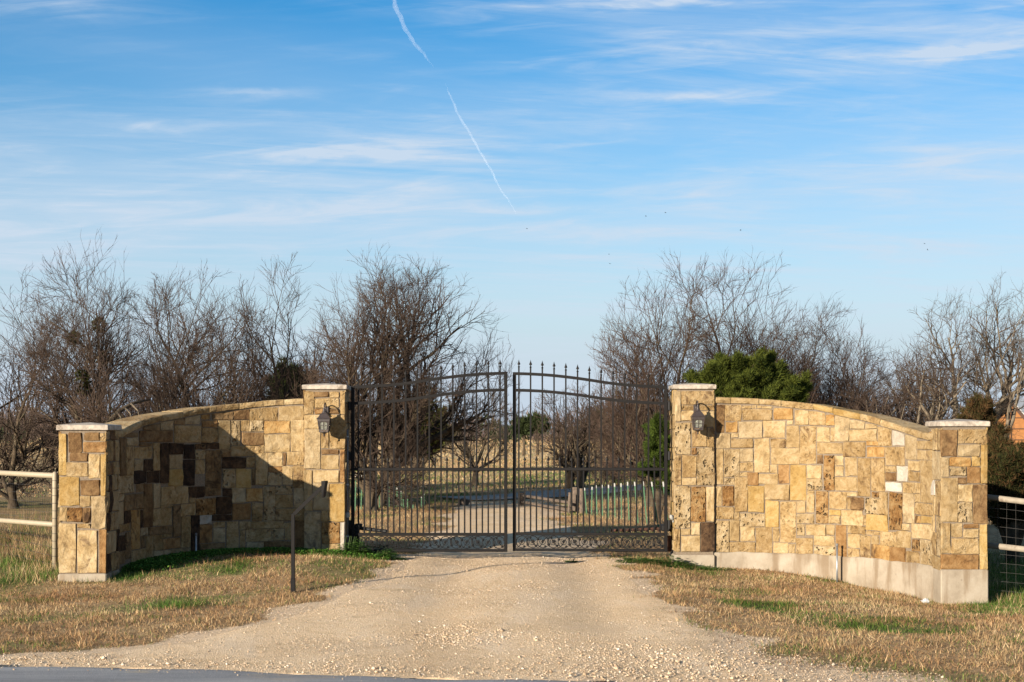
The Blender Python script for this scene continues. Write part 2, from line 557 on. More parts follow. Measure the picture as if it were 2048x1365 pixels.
def bark(name, dark, lit, scale=9.0):
    dark, lit = tuple(x * 0.72 for x in dark), tuple(x * 0.72 for x in lit)
    def build(N, bs):
        v = coords(N)
        a = N.noise(N.vmath('MULTIPLY', v, (1, 1, 0.35)), scale, 6, 0.7)
        c = N.ramp(a, [(0.32, dark), (0.66, lit)])
        c = N.mix(N.math('MULTIPLY', N.step(N.noise(v, 2.3, 4, 0.6), 0.56, 0.66), 0.35), c, (0.14, 0.13, 0.085))
        N.put(bs.inputs['Base Color'], c)
        bs.inputs['Roughness'].default_value = 0.95
        bs.inputs['Specular IOR Level'].default_value = 0.1
        bump(N, bs, a, 0.02)
    return material(name, build)


BARK = bark('bark_brown', (0.040, 0.028, 0.020), (0.135, 0.100, 0.062))
BARKPALE = bark('bark_pale_grey', (0.10, 0.078, 0.055), (0.28, 0.22, 0.150))
TWIG = simple('twig_brown', (0.088, 0.061, 0.045), 0.95, var=0.35, scale=1.4, spec=0.08, second=(0.11, 0.072, 0.05), lo=0.5)
TWIGRED = simple('twig_reddish', (0.094, 0.061, 0.044), 0.95, var=0.35, scale=1.4, spec=0.08, second=(0.135, 0.085, 0.055), lo=0.5)
TWIGPALE = simple('twig_grey', (0.125, 0.092, 0.064), 0.95, var=0.35, scale=1.4, spec=0.08)


def tinted(name, transl=0.25, rough=0.85):
    m = bpy.data.materials.new(name)
    m.use_nodes = True
    N = Nodes(m.node_tree)
    c = N.n('ShaderNodeAttribute', attribute_name='tint').outputs['Color']
    d = N.n('ShaderNodeBsdfPrincipled', {'Base Color': c, 'Roughness': rough, 'Specular IOR Level': 0.12})
    t = N.n('ShaderNodeBsdfTranslucent', {'Color': c})
    mx = N.n('ShaderNodeMixShader', {0: transl, 1: d, 2: t})
    N.n('ShaderNodeOutputMaterial', {'Surface': mx})
    return m


LEAF = tinted('leaf_tint')
BLADE = tinted('blade_tint', 0.3)
PEBBLE = tinted('pebble_tint', 0.0, 0.95)
# ------------------------------------------------------------------ stone tables: start, end, foot, head in metres, kind of stone
RIGHT_WALL_STONES = "0.089 0.200 1.617 1.992 B|0.207 0.425 1.774 1.991 T|0.436 0.559 1.938 1.983 T|0.568 0.628 1.943 1.987 C|0.637 0.700 1.945 1.982 C|0.704 0.836 1.938 1.978 C|0.436 0.836 1.788 1.925 T|0.862 1.117 1.793 1.947 G|1.144 1.327 1.725 1.917 C|1.336 1.562 1.715 1.893 T|1.576 1.690 1.711 1.848 G|0.214 0.376 1.619 1.760 G|0.089 0.276 1.403 1.604 R|0.290 0.381 1.550 1.607 C|0.390 0.700 1.546 1.769 R|0.717 1.015 1.546 1.775 C|1.035 1.120 1.722 1.781 C|1.030 1.203 1.416 1.706 C|1.218 1.434 1.204 1.703 T|0.290 0.579 1.414 1.533 T|0.599 0.803 1.083 1.533 C|0.818 1.017 1.413 1.533 T|0.821 1.209 1.190 1.405 C|0.087 0.185 0.915 1.396 C|0.194 0.401 1.015 1.392 P|0.409 0.581 1.225 1.396 R|0.408 0.584 1.091 1.211 T|1.446 1.630 1.493 1.691 C|1.446 1.816 1.334 1.482 C|1.639 1.696 1.493 1.682 C|1.446 1.530 1.201 1.324 B|0.409 0.503 1.024 1.077 C|0.508 0.652 0.902 1.078 A|0.194 0.337 0.910 1.001 P|0.334 0.499 0.547 1.013 T|0.656 0.913 0.928 1.061 C|0.810 0.902 1.075 1.182 C|0.921 1.066 0.933 1.183 A|1.079 1.295 0.709 1.185 Y|1.309 1.511 1.003 1.178 C|1.702 1.921 1.500 1.825 R|1.940 2.162 1.664 1.784 R|2.178 2.368 1.666 1.731 C|1.933 2.366 1.507 1.651 C|2.384 2.608 1.446 1.692 T|2.623 2.838 1.454 1.641 W|2.866 3.088 1.283 1.583 R|3.102 3.301 1.409 1.510 C|3.102 3.290 1.283 1.397 C|1.829 2.173 1.300 1.492 T|2.194 2.379 1.448 1.502 G|2.203 2.489 1.299 1.432 G|2.511 2.851 1.204 1.433 T|1.546 1.694 0.858 1.312 O|1.706 1.826 1.183 1.309 C|1.706 1.833 1.046 1.170 C|1.856 2.035 1.050 1.289 C|2.051 2.257 0.786 1.283 T|2.275 2.494 0.871 1.287 T|2.511 2.695 1.116 1.194 T|2.511 2.695 1.001 1.107 B|2.713 2.910 1.003 1.192 W|2.929 3.149 1.141 1.260 C|2.923 3.149 1.008 1.126 T|3.175 3.306 0.764 1.270 C|1.702 2.037 0.855 1.032 C|1.314 1.511 0.852 0.997 P|0.080 0.158 0.624 0.883 C|0.165 0.321 0.624 0.888 O|0.511 0.728 0.542 0.889 Y|0.739 1.069 0.710 0.917 C|1.314 1.409 0.804 0.842 C|1.305 1.414 0.556 0.794 C|1.431 1.609 0.417 0.837 O|0.080 0.321 0.446 0.606 T|0.325 0.401 0.437 0.538 C|0.409 0.739 0.349 0.523 P|0.748 0.924 0.344 0.695 Y|0.942 1.153 0.141 0.686 T|1.167 1.291 0.540 0.698 C|1.169 1.403 0.400 0.532 P|0.080 0.257 0.004 0.423 P|0.266 0.399 0.147 0.428 C|0.414 0.603 0.148 0.342 C|0.619 0.836 -0.005 0.331 T|0.845 0.927 0.146 0.328 C|1.173 1.282 0.244 0.385 P|1.300 1.576 0.253 0.394 C|1.586 1.694 0.265 0.400 C|1.155 1.391 -0.020 0.206 T|1.405 1.694 0.116 0.248 C|1.410 1.699 -0.023 0.106 P|0.263 0.612 0.000 0.134 T|0.849 1.052 -0.005 0.134 C|1.066 1.142 -0.006 0.121 C|1.715 1.876 -0.023 0.397 A|1.623 1.876 0.614 0.838 T|1.889 2.040 0.786 0.840 C|1.889 1.940 0.614 0.772 T|1.947 2.146 0.608 0.771 B|2.281 2.395 0.782 0.852 O|2.178 2.395 0.570 0.770 P|2.406 2.545 0.568 0.853 T|2.579 2.804 0.384 0.854 O|2.822 3.030 0.486 0.857 R|3.047 3.161 0.754 0.852 C|2.511 2.794 0.869 0.984 W|2.822 3.164 0.865 0.991 T|3.067 3.301 0.607 0.745 T|3.060 3.168 0.497 0.587 G|3.183 3.345 0.506 0.595 Y|1.619 1.789 0.526 0.598 Y|1.619 1.783 0.418 0.517 C|1.801 2.128 0.405 0.602 C|2.141 2.178 0.413 0.547 T|2.189 2.545 0.358 0.561 Y|1.896 1.942 0.304 0.401 C|1.957 2.173 0.299 0.402 T|2.189 2.406 0.295 0.348 T|2.810 2.948 0.390 0.471 C|1.896 2.082 0.118 0.290 C|2.093 2.254 -0.024 0.284 T|2.270 2.395 0.187 0.289 C|2.417 2.686 0.172 0.352 T|2.701 2.967 0.175 0.373 C|2.993 3.345 0.311 0.488 C|3.000 3.158 0.148 0.291 O|3.172 3.368 -0.006 0.305 P|1.896 2.082 -0.028 0.101 T|2.270 2.579 -0.025 0.180 G|2.596 2.866 -0.015 0.168 A|2.881 3.153 -0.012 0.135 T"
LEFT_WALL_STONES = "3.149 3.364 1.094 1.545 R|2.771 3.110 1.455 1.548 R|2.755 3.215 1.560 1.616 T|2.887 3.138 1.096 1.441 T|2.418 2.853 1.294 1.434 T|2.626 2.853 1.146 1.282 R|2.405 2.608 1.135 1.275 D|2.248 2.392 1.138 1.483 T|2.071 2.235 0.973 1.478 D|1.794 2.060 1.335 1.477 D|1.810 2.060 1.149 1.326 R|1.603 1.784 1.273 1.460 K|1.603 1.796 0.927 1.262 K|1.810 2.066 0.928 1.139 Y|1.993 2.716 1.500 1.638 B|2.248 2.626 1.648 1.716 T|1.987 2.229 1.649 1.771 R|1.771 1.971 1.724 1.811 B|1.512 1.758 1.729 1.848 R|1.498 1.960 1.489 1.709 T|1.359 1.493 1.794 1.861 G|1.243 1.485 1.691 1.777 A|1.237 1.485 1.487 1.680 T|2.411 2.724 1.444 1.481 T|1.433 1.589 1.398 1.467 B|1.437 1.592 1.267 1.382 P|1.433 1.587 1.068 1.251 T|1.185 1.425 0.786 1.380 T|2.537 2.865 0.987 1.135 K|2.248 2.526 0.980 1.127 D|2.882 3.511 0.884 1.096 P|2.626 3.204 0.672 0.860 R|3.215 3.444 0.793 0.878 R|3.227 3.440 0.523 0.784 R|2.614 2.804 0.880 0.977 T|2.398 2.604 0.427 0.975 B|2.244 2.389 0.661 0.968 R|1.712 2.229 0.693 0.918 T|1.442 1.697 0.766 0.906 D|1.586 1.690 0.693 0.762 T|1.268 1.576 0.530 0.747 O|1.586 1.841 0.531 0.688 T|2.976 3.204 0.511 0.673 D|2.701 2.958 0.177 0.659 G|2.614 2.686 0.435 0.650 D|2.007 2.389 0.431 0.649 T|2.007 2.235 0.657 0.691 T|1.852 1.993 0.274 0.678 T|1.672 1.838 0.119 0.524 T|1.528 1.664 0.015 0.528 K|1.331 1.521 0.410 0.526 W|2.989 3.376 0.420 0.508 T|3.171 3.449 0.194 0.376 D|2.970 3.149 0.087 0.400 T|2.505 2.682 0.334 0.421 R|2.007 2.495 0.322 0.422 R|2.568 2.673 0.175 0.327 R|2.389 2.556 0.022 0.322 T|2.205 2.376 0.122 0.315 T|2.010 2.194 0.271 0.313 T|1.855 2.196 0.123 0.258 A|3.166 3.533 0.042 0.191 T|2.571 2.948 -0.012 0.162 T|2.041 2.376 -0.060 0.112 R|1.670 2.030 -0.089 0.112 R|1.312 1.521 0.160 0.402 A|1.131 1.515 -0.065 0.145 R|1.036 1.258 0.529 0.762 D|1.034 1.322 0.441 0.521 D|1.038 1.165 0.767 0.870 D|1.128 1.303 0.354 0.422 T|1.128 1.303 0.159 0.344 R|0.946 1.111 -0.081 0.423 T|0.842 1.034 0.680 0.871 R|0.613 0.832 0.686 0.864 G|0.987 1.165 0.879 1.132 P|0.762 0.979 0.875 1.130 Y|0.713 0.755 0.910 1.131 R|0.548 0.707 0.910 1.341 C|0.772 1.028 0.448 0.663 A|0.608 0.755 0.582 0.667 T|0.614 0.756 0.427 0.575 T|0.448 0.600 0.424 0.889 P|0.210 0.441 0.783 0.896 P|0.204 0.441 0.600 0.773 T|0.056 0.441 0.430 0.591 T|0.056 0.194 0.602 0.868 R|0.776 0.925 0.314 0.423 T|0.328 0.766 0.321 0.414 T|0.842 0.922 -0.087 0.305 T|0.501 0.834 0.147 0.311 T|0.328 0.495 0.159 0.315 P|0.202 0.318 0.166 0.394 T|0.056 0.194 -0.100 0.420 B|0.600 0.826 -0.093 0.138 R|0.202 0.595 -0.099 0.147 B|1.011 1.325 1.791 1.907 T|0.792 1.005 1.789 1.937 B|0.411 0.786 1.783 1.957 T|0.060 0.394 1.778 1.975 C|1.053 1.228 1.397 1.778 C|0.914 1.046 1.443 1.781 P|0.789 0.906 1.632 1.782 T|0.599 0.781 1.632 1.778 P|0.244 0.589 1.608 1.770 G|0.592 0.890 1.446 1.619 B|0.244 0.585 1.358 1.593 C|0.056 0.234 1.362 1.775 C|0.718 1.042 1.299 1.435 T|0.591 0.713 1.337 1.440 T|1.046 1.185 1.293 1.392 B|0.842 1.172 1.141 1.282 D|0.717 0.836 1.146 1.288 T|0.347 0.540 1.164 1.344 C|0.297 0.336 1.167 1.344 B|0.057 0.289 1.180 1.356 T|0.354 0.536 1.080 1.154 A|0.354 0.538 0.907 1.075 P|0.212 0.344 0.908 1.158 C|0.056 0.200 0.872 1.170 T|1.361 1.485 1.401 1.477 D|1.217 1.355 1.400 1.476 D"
PILLAR_LO = "0.000 0.087 1.122 1.603 Y|0.108 0.263 1.391 1.611 B|0.292 0.468 1.524 1.611 B|0.475 0.545 1.517 1.611 T|0.284 0.545 1.385 1.506 A|0.123 0.330 1.280 1.381 B|0.080 0.330 1.108 1.266 C|0.341 0.470 1.086 1.367 C|0.482 0.545 0.883 1.362 Y|0.003 0.235 0.771 1.101 Y|0.249 0.470 0.890 1.065 B|0.242 0.362 0.761 0.878 C|0.376 0.545 0.509 0.878 R|0.003 0.087 0.591 0.753 C|0.101 0.263 0.584 0.753 O|0.277 0.362 0.574 0.745 B|0.211 0.362 0.515 0.562 T|0.003 0.193 -0.002 0.567 C|0.214 0.439 -0.005 0.486 C|0.461 0.545 -0.008 0.495 A"
PILLAR_LI = "0.000 0.133 1.862 2.172 T|0.142 0.333 2.094 2.169 B|0.345 0.475 2.087 2.169 T|0.487 0.555 1.862 2.178 T|0.149 0.471 1.948 2.080 T|0.146 0.297 1.870 1.937 A|0.306 0.475 1.870 1.934 B|0.004 0.333 1.670 1.855 C|0.004 0.226 1.127 1.661 R|0.235 0.333 1.403 1.659 T|0.345 0.555 1.403 1.855 T|0.238 0.470 1.323 1.389 B|0.235 0.470 1.121 1.314 C|0.487 0.555 0.943 1.389 A|0.004 0.114 0.562 1.109 C|0.125 0.473 0.940 1.109 C|0.125 0.338 0.569 0.929 R|0.350 0.555 0.416 0.929 Y|0.007 0.226 -0.040 0.552 R|0.235 0.338 0.413 0.562 T|0.238 0.484 0.121 0.402 O|0.238 0.480 -0.040 0.112 C|0.493 0.555 -0.040 0.402 W"
PILLAR_RI = "0.090 0.530 1.997 2.175 T|0.090 0.530 1.920 1.982 T|0.090 0.258 1.774 1.909 C|0.000 0.079 1.770 2.175 R|0.268 0.530 1.689 1.909 C|0.000 0.213 1.322 1.754 P|0.228 0.427 1.423 1.758 T|0.438 0.530 1.423 1.677 T|0.225 0.288 1.318 1.411 A|0.300 0.530 0.906 1.407 P|0.000 0.086 0.902 1.307 T|0.097 0.288 1.014 1.307 T|0.097 0.288 0.906 1.002 C|0.000 0.210 0.333 0.890 P|0.223 0.416 0.416 0.886 O|0.427 0.530 0.416 0.883 C|0.000 0.071 0.009 0.319 T|0.082 0.210 0.235 0.319 C|0.223 0.337 0.231 0.400 C|0.082 0.337 0.009 0.217 C|0.348 0.530 0.009 0.404 D"
PILLAR_RO = "0.000 0.186 1.330 1.651 B|0.205 0.550 1.482 1.651 T|0.200 0.461 1.333 1.469 R|0.000 0.094 1.093 1.317 R|0.103 0.355 1.214 1.320 G|0.371 0.461 1.214 1.325 Y|0.472 0.550 1.006 1.469 Y|0.103 0.296 1.102 1.201 P|0.309 0.465 1.012 1.204 A|0.000 0.192 0.553 1.078 C|0.200 0.303 1.007 1.082 B|0.200 0.374 0.791 0.994 C|0.381 0.550 0.533 0.994 B|0.200 0.371 0.549 0.779 P|0.000 0.111 0.184 0.536 C|0.122 0.252 0.374 0.533 C|0.267 0.446 0.476 0.526 A|0.267 0.446 0.367 0.468 C|0.124 0.443 0.176 0.357 T|0.000 0.446 -0.011 0.166 A|0.456 0.550 -0.011 0.523 Y"
COPING_RIGHT = [(0.083, 2.101), (0.66, 2.076), (0.954, 2.051), (1.404, 1.999), (1.694, 1.94), (2.108, 1.86), (2.445, 1.785), (2.89, 1.681), (3.306, 1.606)]
COPING_LEFT = [(0.07, 2.081), (0.607, 2.046), (0.945, 2.006), (1.261, 1.965), (1.509, 1.939), (1.814, 1.892), (2.214, 1.842), (2.72, 1.761), (3.345, 1.642)]
JOINTS_RIGHT = [0.275, 0.66, 0.958, 1.4, 1.685, 2.109, 2.439, 2.891]
JOINTS_LEFT = [0.324, 0.607, 0.94, 1.267, 1.823, 2.223, 2.704]

# ------------------------------------------------------------------ ground, drive, roads
def _ground(N, bs):
    v = coords(N)
    x, y, z = N.xyz(v)
    m = N.n('ShaderNodeAttribute', attribute_name='tint').outputs['Color']   # r: bare gravel dirt, g: green grass
    mr, mg, mb = N.xyz(m)
    a = N.noise(v, 1.6, 6, 0.65)
    b = N.noise(v, 14, 6, 0.7)
    f = N.noise(v, 70, 4, 0.75)
    fib = N.noise(N.vmath('MULTIPLY', v, (1.0, 1.0, 0.4)), 130, 4, 0.8, 0.8)
    straw = N.ramp(N.math('ADD', N.math('MULTIPLY', a, 0.2), N.math('ADD', N.math('MULTIPLY', b, 0.4), N.math('MULTIPLY', fib, 0.4))),
                   [(0.38, (0.085, 0.052, 0.028)), (0.50, (0.30, 0.195, 0.100)), (0.62, (0.50, 0.350, 0.190))])
    hay = N.ramp(b, [(0.3, (0.42, 0.275, 0.135)), (0.7, (0.60, 0.430, 0.235))])
    straw = N.mix(mb, straw, hay)
    green = N.ramp(b, [(0.3, (0.035, 0.055, 0.014)), (0.7, (0.105, 0.150, 0.040))])
    gm = N.math('MULTIPLY', mg, N.step(N.math('ADD', N.math('MULTIPLY', a, 0.5), N.math('MULTIPLY', b, 0.5)), 0.34, 0.58), clamp=True)
    lawn = N.mix(gm, straw, green)
    dirt = N.ramp(N.math('ADD', N.math('MULTIPLY', b, 0.6), N.math('MULTIPLY', f, 0.4)),
                  [(0.3, (0.42, 0.290, 0.175)), (0.5, (0.57, 0.415, 0.265)), (0.7, (0.66, 0.51, 0.35))])
    dm = N.step(N.math('ADD', mr, N.math('MULTIPLY', N.math('SUBTRACT', b, 0.5), 0.9)), 0.35, 0.65)
    N.put(bs.inputs['Base Color'], N.mix(dm, lawn, dirt))
    bs.inputs['Roughness'].default_value = 0.97
    bs.inputs['Specular IOR Level'].default_value = 0.05
    bump(N, bs, N.math('ADD', N.math('MULTIPLY', b, 0.7), N.math('MULTIPLY', f, 0.35)), 0.03)


GROUND = material('ground_dry_grass', _ground)


def _gravel(N, bs):
    v = coords(N)
    a = N.noise(v, 0.9, 6, 0.6)
    b = N.noise(v, 9, 6, 0.7)
    w = N.n('ShaderNodeTexVoronoi', {'Vector': v, 'Scale': 62.0}, feature='F1')
    w2 = N.n('ShaderNodeTexVoronoi', {'Vector': v, 'Scale': 150.0}, feature='F1')
    wr, wg, wb = N.xyz(w2.outputs['Color'])
    base = N.ramp(N.math('ADD', N.math('MULTIPLY', a, 0.45), N.math('MULTIPLY', b, 0.55)),
                  [(0.30, (0.49, 0.330, 0.182)), (0.48, (0.64, 0.458, 0.275)), (0.68, (0.72, 0.545, 0.355))])
    k = N.math('ADD', 0.76, N.math('MULTIPLY', wr, 0.48))
    c = N.mix(1.0, base, N.comb(k, k, k), 'MULTIPLY')
    c = N.mix(N.math('MULTIPLY', N.step(N.noise(v, 2.4, 7, 0.72, 0.8), 0.54, 0.68), 0.5), c, (0.36, 0.245, 0.145))
    c = N.mix(N.math('MULTIPLY', N.step(N.noise(N.vmath('MULTIPLY', v, (1.6, 0.5, 1)), 1.1, 5, 0.6, 0.5), 0.50, 0.66), 0.45), c, (0.70, 0.55, 0.385))
    # compacted wheel tracks
    gx, gy, gz = N.xyz(v)
    for x0 in (0.88, -0.72):
        q = N.math('DIVIDE', N.math('SUBTRACT', N.math('ADD', gx, N.math('MULTIPLY', N.math('SUBTRACT', a, 0.5), 0.7)), x0), 0.34)
        tr = N.math('EXPONENT', N.math('MULTIPLY', N.math('MULTIPLY', q, q), -1.0))
        c = N.mix(N.math('MULTIPLY', tr, N.math('MULTIPLY', N.step(b, 0.30, 0.60), 0.42)), c, (0.47, 0.335, 0.205))
    N.put(bs.inputs['Base Color'], c)
    bs.inputs['Roughness'].default_value = 0.96
    bs.inputs['Specular IOR Level'].default_value = 0.08
    h = N.math('ADD', N.math('MULTIPLY', N.math('SUBTRACT', 1.0, w.outputs['Distance']), 0.35), N.math('ADD', N.math('MULTIPLY', N.math('SUBTRACT', 1.0, w2.outputs['Distance']), 0.3), b))
    bump(N, bs, h, 0.022)


GRAVELMAT = material('crushed_limestone', _gravel)


def _asphalt(N, bs):
    v = coords(N)
    a = N.noise(N.vmath('MULTIPLY', v, (0.5, 2.2, 1)), 1.2, 6, 0.6)
    f = N.noise(v, 160, 3, 0.8)
    c = N.ramp(N.math('ADD', N.math('MULTIPLY', a, 0.5), N.math('MULTIPLY', f, 0.5)), [(0.34, (0.15, 0.152, 0.158)), (0.50, (0.30, 0.298, 0.297)), (0.66, (0.46, 0.45, 0.43))])
    dust = N.math('MULTIPLY', N.step(N.noise(N.vmath('MULTIPLY', v, (0.6, 2.6, 1)), 1.7, 6, 0.7, 0.4), 0.53, 0.66), 0.75)
    c = N.mix(dust, c, (0.42, 0.35, 0.26))
    N.put(bs.inputs['Base Color'], c)
    bs.inputs['Roughness'].default_value = 0.9
    bs.inputs['Specular IOR Level'].default_value = 0.2
    bump(N, bs, f, 0.02)


ASPHALT = material('worn_asphalt', _asphalt)


def grid_faces(nx, ny):
    i = np.arange(nx - 1)[None, :] + np.arange(ny - 1)[:, None] * nx
    i = i.ravel()
    return np.stack([i, i + 1, i + nx + 1, i + nx], 1)


def graded(c0, c1, step, far, ratio):
    v = list(np.arange(c0, c1 + 1e-6, step))
    s = step
    while v[-1] < far:
        s *= ratio
        v.append(v[-1] + s)
    return v


xs_p = graded(0, 8, 0.16, 4200, 1.16)
xs = np.array([-v for v in xs_p[::-1][:-1]] + xs_p)
ys_p = graded(9.0, 27, 0.16, 6500, 1.09)
ys = np.array([-300, -100, -30, -8, 0, 4, 6.5, 8] + ys_p)
GX, GY = np.meshgrid(xs, ys)
GZ = ground_z(GX, GY)


def bare_mask(x, y):
    """1 on bare gravel and dirt, 0 on lawn"""
    n = 0.22 * soft_noise(x, y, 2.2, 5) + 0.10 * soft_noise(x, y, 6.5, 6)
    wob = n * smoothstep(y, 8, 12)
    l = smoothstep(x - drive_left(y) + wob, -0.16, 0.16)
    soft = 0.18 + 0.75 * (1 - smoothstep(y, 11.0, 15.5))
    r = 1 - smoothstep(x - drive_right(y) + wob * 1.6, -0.12, soft)
    m = l * r
    re = road_edge(x)
    m = np.where(y < re + 0.35 + 0.12 * soft_noise(x, y, 3, 9), 1.0, m)
    return m * (1 - smoothstep(y, 33, 37))


def left_wall_dist(x, y):
    q = LW_Q[::20]
    return np.min(np.hypot(np.asarray(x)[..., None] - q[:, 0], np.asarray(y)[..., None] - q[:, 1]), axis=-1)


def green_mask(x, y):
    g = 0.48 * smoothstep(soft_noise(x, y, 1.5, 21), 0.15, 0.75)
    g = g + 0.40 * smoothstep(soft_noise(x, y, 4.0, 22), 0.35, 0.9)
    # green turf at the foot of the walls, where water runs off
    near = (y > 14) & (y < 21) & (x < -1.2) & (x > -6)
    d = np.full(np.shape(x), 9.0)
    if np.any(near):
        d[near] = left_wall_dist(x[near], y[near])
    g = g + 1.1 * (1 - smoothstep(d, 0.22, 0.62))
    g = g + 0.9 * smoothstep(x, -2.9, -2.6) * (1 - smoothstep(x, -1.7, -1.45)) * smoothstep(y, 18.35, 18.7) * (1 - smoothstep(y, 19.6, 20))
    g = g + 0.8 * smoothstep(x, 5.25, 5.7) * smoothstep(y, 16.0, 16.6) * (1 - smoothstep(y, 21, 25))
    g = g + 0.7 * (1 - smoothstep(x, -5.6, -5.1)) * smoothstep(y, 15.9, 16.5) * (1 - smoothstep(y, 17.8, 20.5))
    g = g + 0.75 * smoothstep(soft_noise(x, y, 0.35, 31), 0.0, 0.7) * smoothstep(y, 28, 34) * (1 - smoothstep(y, 52, 75))
    g = g + 0.9 * np.exp(-((x - 4.0) / 5.0) ** 2 - ((y - 54) / 8.0) ** 2)
    return np.clip(g, 0, 1)


# fronts of the two wing walls in plan (inner pillar to outer pillar)
WALL_PLAN_RIGHT = np.array([(2.68, 19.262), (3.2, 19.24), (3.75, 19.08), (4.3, 18.72), (4.72, 18.2), (4.98, 17.7), (5.12, 17.2)])
WALL_PLAN_LEFT = np.array([(-2.76, 19.262), (-3.3, 19.22), (-3.8, 19.0), (-4.2, 18.6), (-4.5, 18.05), (-4.66, 17.45), (-4.70, 16.75)])


def dense_curve(C, n=2000):
    P = np.vstack([2 * C[0] - C[1], C, 2 * C[-1] - C[-2]])
    out, m = [], len(C) - 1
    for i in range(m):
        p0, p1, p2, p3 = P[i:i + 4]
        t = np.linspace(0, 1, n // m, endpoint=(i == m - 1))[:, None]
        out.append(.5 * ((2 * p1) + (-p0 + p2) * t + (2 * p0 - 5 * p1 + 4 * p2 - p3) * t * t + (-p0 + 3 * p1 - 3 * p2 + p3) * t ** 3))
    Q = np.vstack(out)
    return Q, np.r_[0, np.cumsum(np.hypot(*np.diff(Q, axis=0).T))]


LW_Q, LW_U = dense_curve(WALL_PLAN_LEFT)
RW_Q, RW_U = dense_curve(WALL_PLAN_RIGHT)

tint = np.stack([bare_mask(GX, GY), green_mask(GX, GY), smoothstep(GY, 34, 60)], -1).reshape(-1, 3)
g = obj('ground', np.stack([GX, GY, GZ], -1).reshape(-1, 3), grid_faces(len(xs), len(ys)), GROUND, smooth=True, col=tint)
tag(g, 'dry tan grass ground reaching to the horizon', None, kind='structure')

# gravel drive: one sheet on the ground, widening to the road
dys = np.r_[np.arange(10.0, 20, 0.14), np.arange(20, 36.6, 0.3)]
uu = np.linspace(0, 1, 46)
V = []
for yy in dys:
    lo = max(drive_left(yy), -7.5) + 0.10 + 0.10 * soft_noise(np.array(0.0), np.array(yy), 2.2, 41)
    hi = drive_right(yy) - 0.06 + 0.14 * soft_noise(np.array(3.0), np.array(yy), 2.2, 42)
    xx = lo + (hi - lo) * uu
    yv = np.maximum(np.full_like(xx, yy), road_edge(xx) - 0.05)
    V.append(np.stack([xx, yv, ground_z(xx, yv) + np.interp(np.arange(46), [0, 2, 43, 45], [-0.012, 0.006, 0.006, -0.012])], -1))
V = np.vstack(V)
d = obj('driveway', V, grid_faces(46, len(dys)), GRAVELMAT, smooth=True)
tag(d, 'pale crushed limestone driveway running through the gate', None, kind='structure')

# asphalt road in front and the lane behind
xx = np.linspace(-40, 40, 401)
rows = []
for k, off in enumerate([0, 0.04, 0.12, 0.35, 0.8, 1.6, 3.2, 6.5]):
    e = road_edge(xx)
    rows.append(np.stack([xx, e - off, np.full_like(xx, -0.209 + [-0.006, 0.006, 0.009, 0.012, 0.016, 0.024, 0.04, 0.04][k])], -1))
r = obj('road', np.vstack(rows), grid_faces(401, 8)[:, ::-1].copy(), ASPHALT, smooth=True)
tag(r, 'grey worn asphalt road at the mouth of the drive', None, kind='structure')
lane_c = np.array([(-1.6, 37.0), (-0.2, 37.6), (1.2, 39.4), (2.6, 42.5), (5.0, 45.5), (9.0, 47.5), (16, 48.5)])
LQ, LU = dense_curve(lane_c, 240)
T = np.gradient(LQ, axis=0)
T /= np.linalg.norm(T, axis=1)[:, None]
Nn = np.stack([-T[:, 1], T[:, 0]], 1)
A, B = LQ + Nn * 1.2, LQ - Nn * 1.2
Vl = np.stack([np.c_[B, ground_z(B[:, 0], B[:, 1]) + 0.035], np.c_[LQ, ground_z(LQ[:, 0], LQ[:, 1]) + 0.06], np.c_[A, ground_z(A[:, 0], A[:, 1]) + 0.035]], 1).reshape(-1, 3)
LANEMAT = simple('pale_worn_lane', (0.40, 0.35, 0.29), 0.9, var=0.25, scale=3, spec=0.1, second=(0.26, 0.23, 0.2), lo=0.5)
ln = obj('lane', Vl, grid_faces(3, len(LQ)), LANEMAT, smooth=True)
tag(ln, 'grey paved lane bending away behind the gate', None, kind='structure')

# ------------------------------------------------------------------ masonry
def stone_mesh(w, h, prot, r, back=0.05):
    """one dressed stone: u, z, depth (outwards); rounded arrises, uneven face"""
    e = min(0.006, w * 0.15, h * 0.15)
    us = np.array([0, e, w * r.uniform(.4, .6), w - e, w])
    zs = np.array([0, e, h * r.uniform(.4, .6), h - e, h])
    U, Z = np.meshgrid(us, zs)
    Dp = np.full((5, 5), prot)
    edge = np.zeros((5, 5), bool)
    edge[0], edge[-1], edge[:, 0], edge[:, -1] = True, True, True, True
    Dp[edge] = prot - 0.0075
    inner = ~edge
    Dp[inner] += r.normal(0, 0.0058, inner.sum())
    Dp[inner] = np.maximum(Dp[inner], 0.001)
    jit = min(0.0045, w * 0.05, h * 0.05)
    U = U + r.normal(0, jit, U.shape)
    Z = Z + r.normal(0, jit, Z.shape)
    c = e * 0.9
    for (i, j, a, b) in ((0, 0, 1, 1), (0, 4, -1, 1), (4, 0, 1, -1), (4, 4, -1, -1)):
        q = c * r.uniform(0.3, 1.6)
        U[i, j] += a * q
        Z[i, j] += b * q
        Dp[i, j] -= 0.004
    V = np.stack([U, Z, Dp], -1).reshape(-1, 3)
    F = [tuple(f) for f in grid_faces(5, 5)]
    per = [0, 1, 2, 3, 4, 9, 14, 19, 24, 23, 22, 21, 20, 15, 10, 5]
    n = len(V)
    Bk = V[per].copy()
    Bk[:, 2] = -back
    V = np.vstack([V, Bk])
    for i in range(16):
        j = (i + 1) % 16
        F.append((per[j], per[i], n + i, n + j))
    return V, F


def parse(t):
    out = []
    for s in t.split('|'):
        a, b, c, d, k = s.split()
        out.append((float(a), float(b), float(c), float(d), k))
    return out


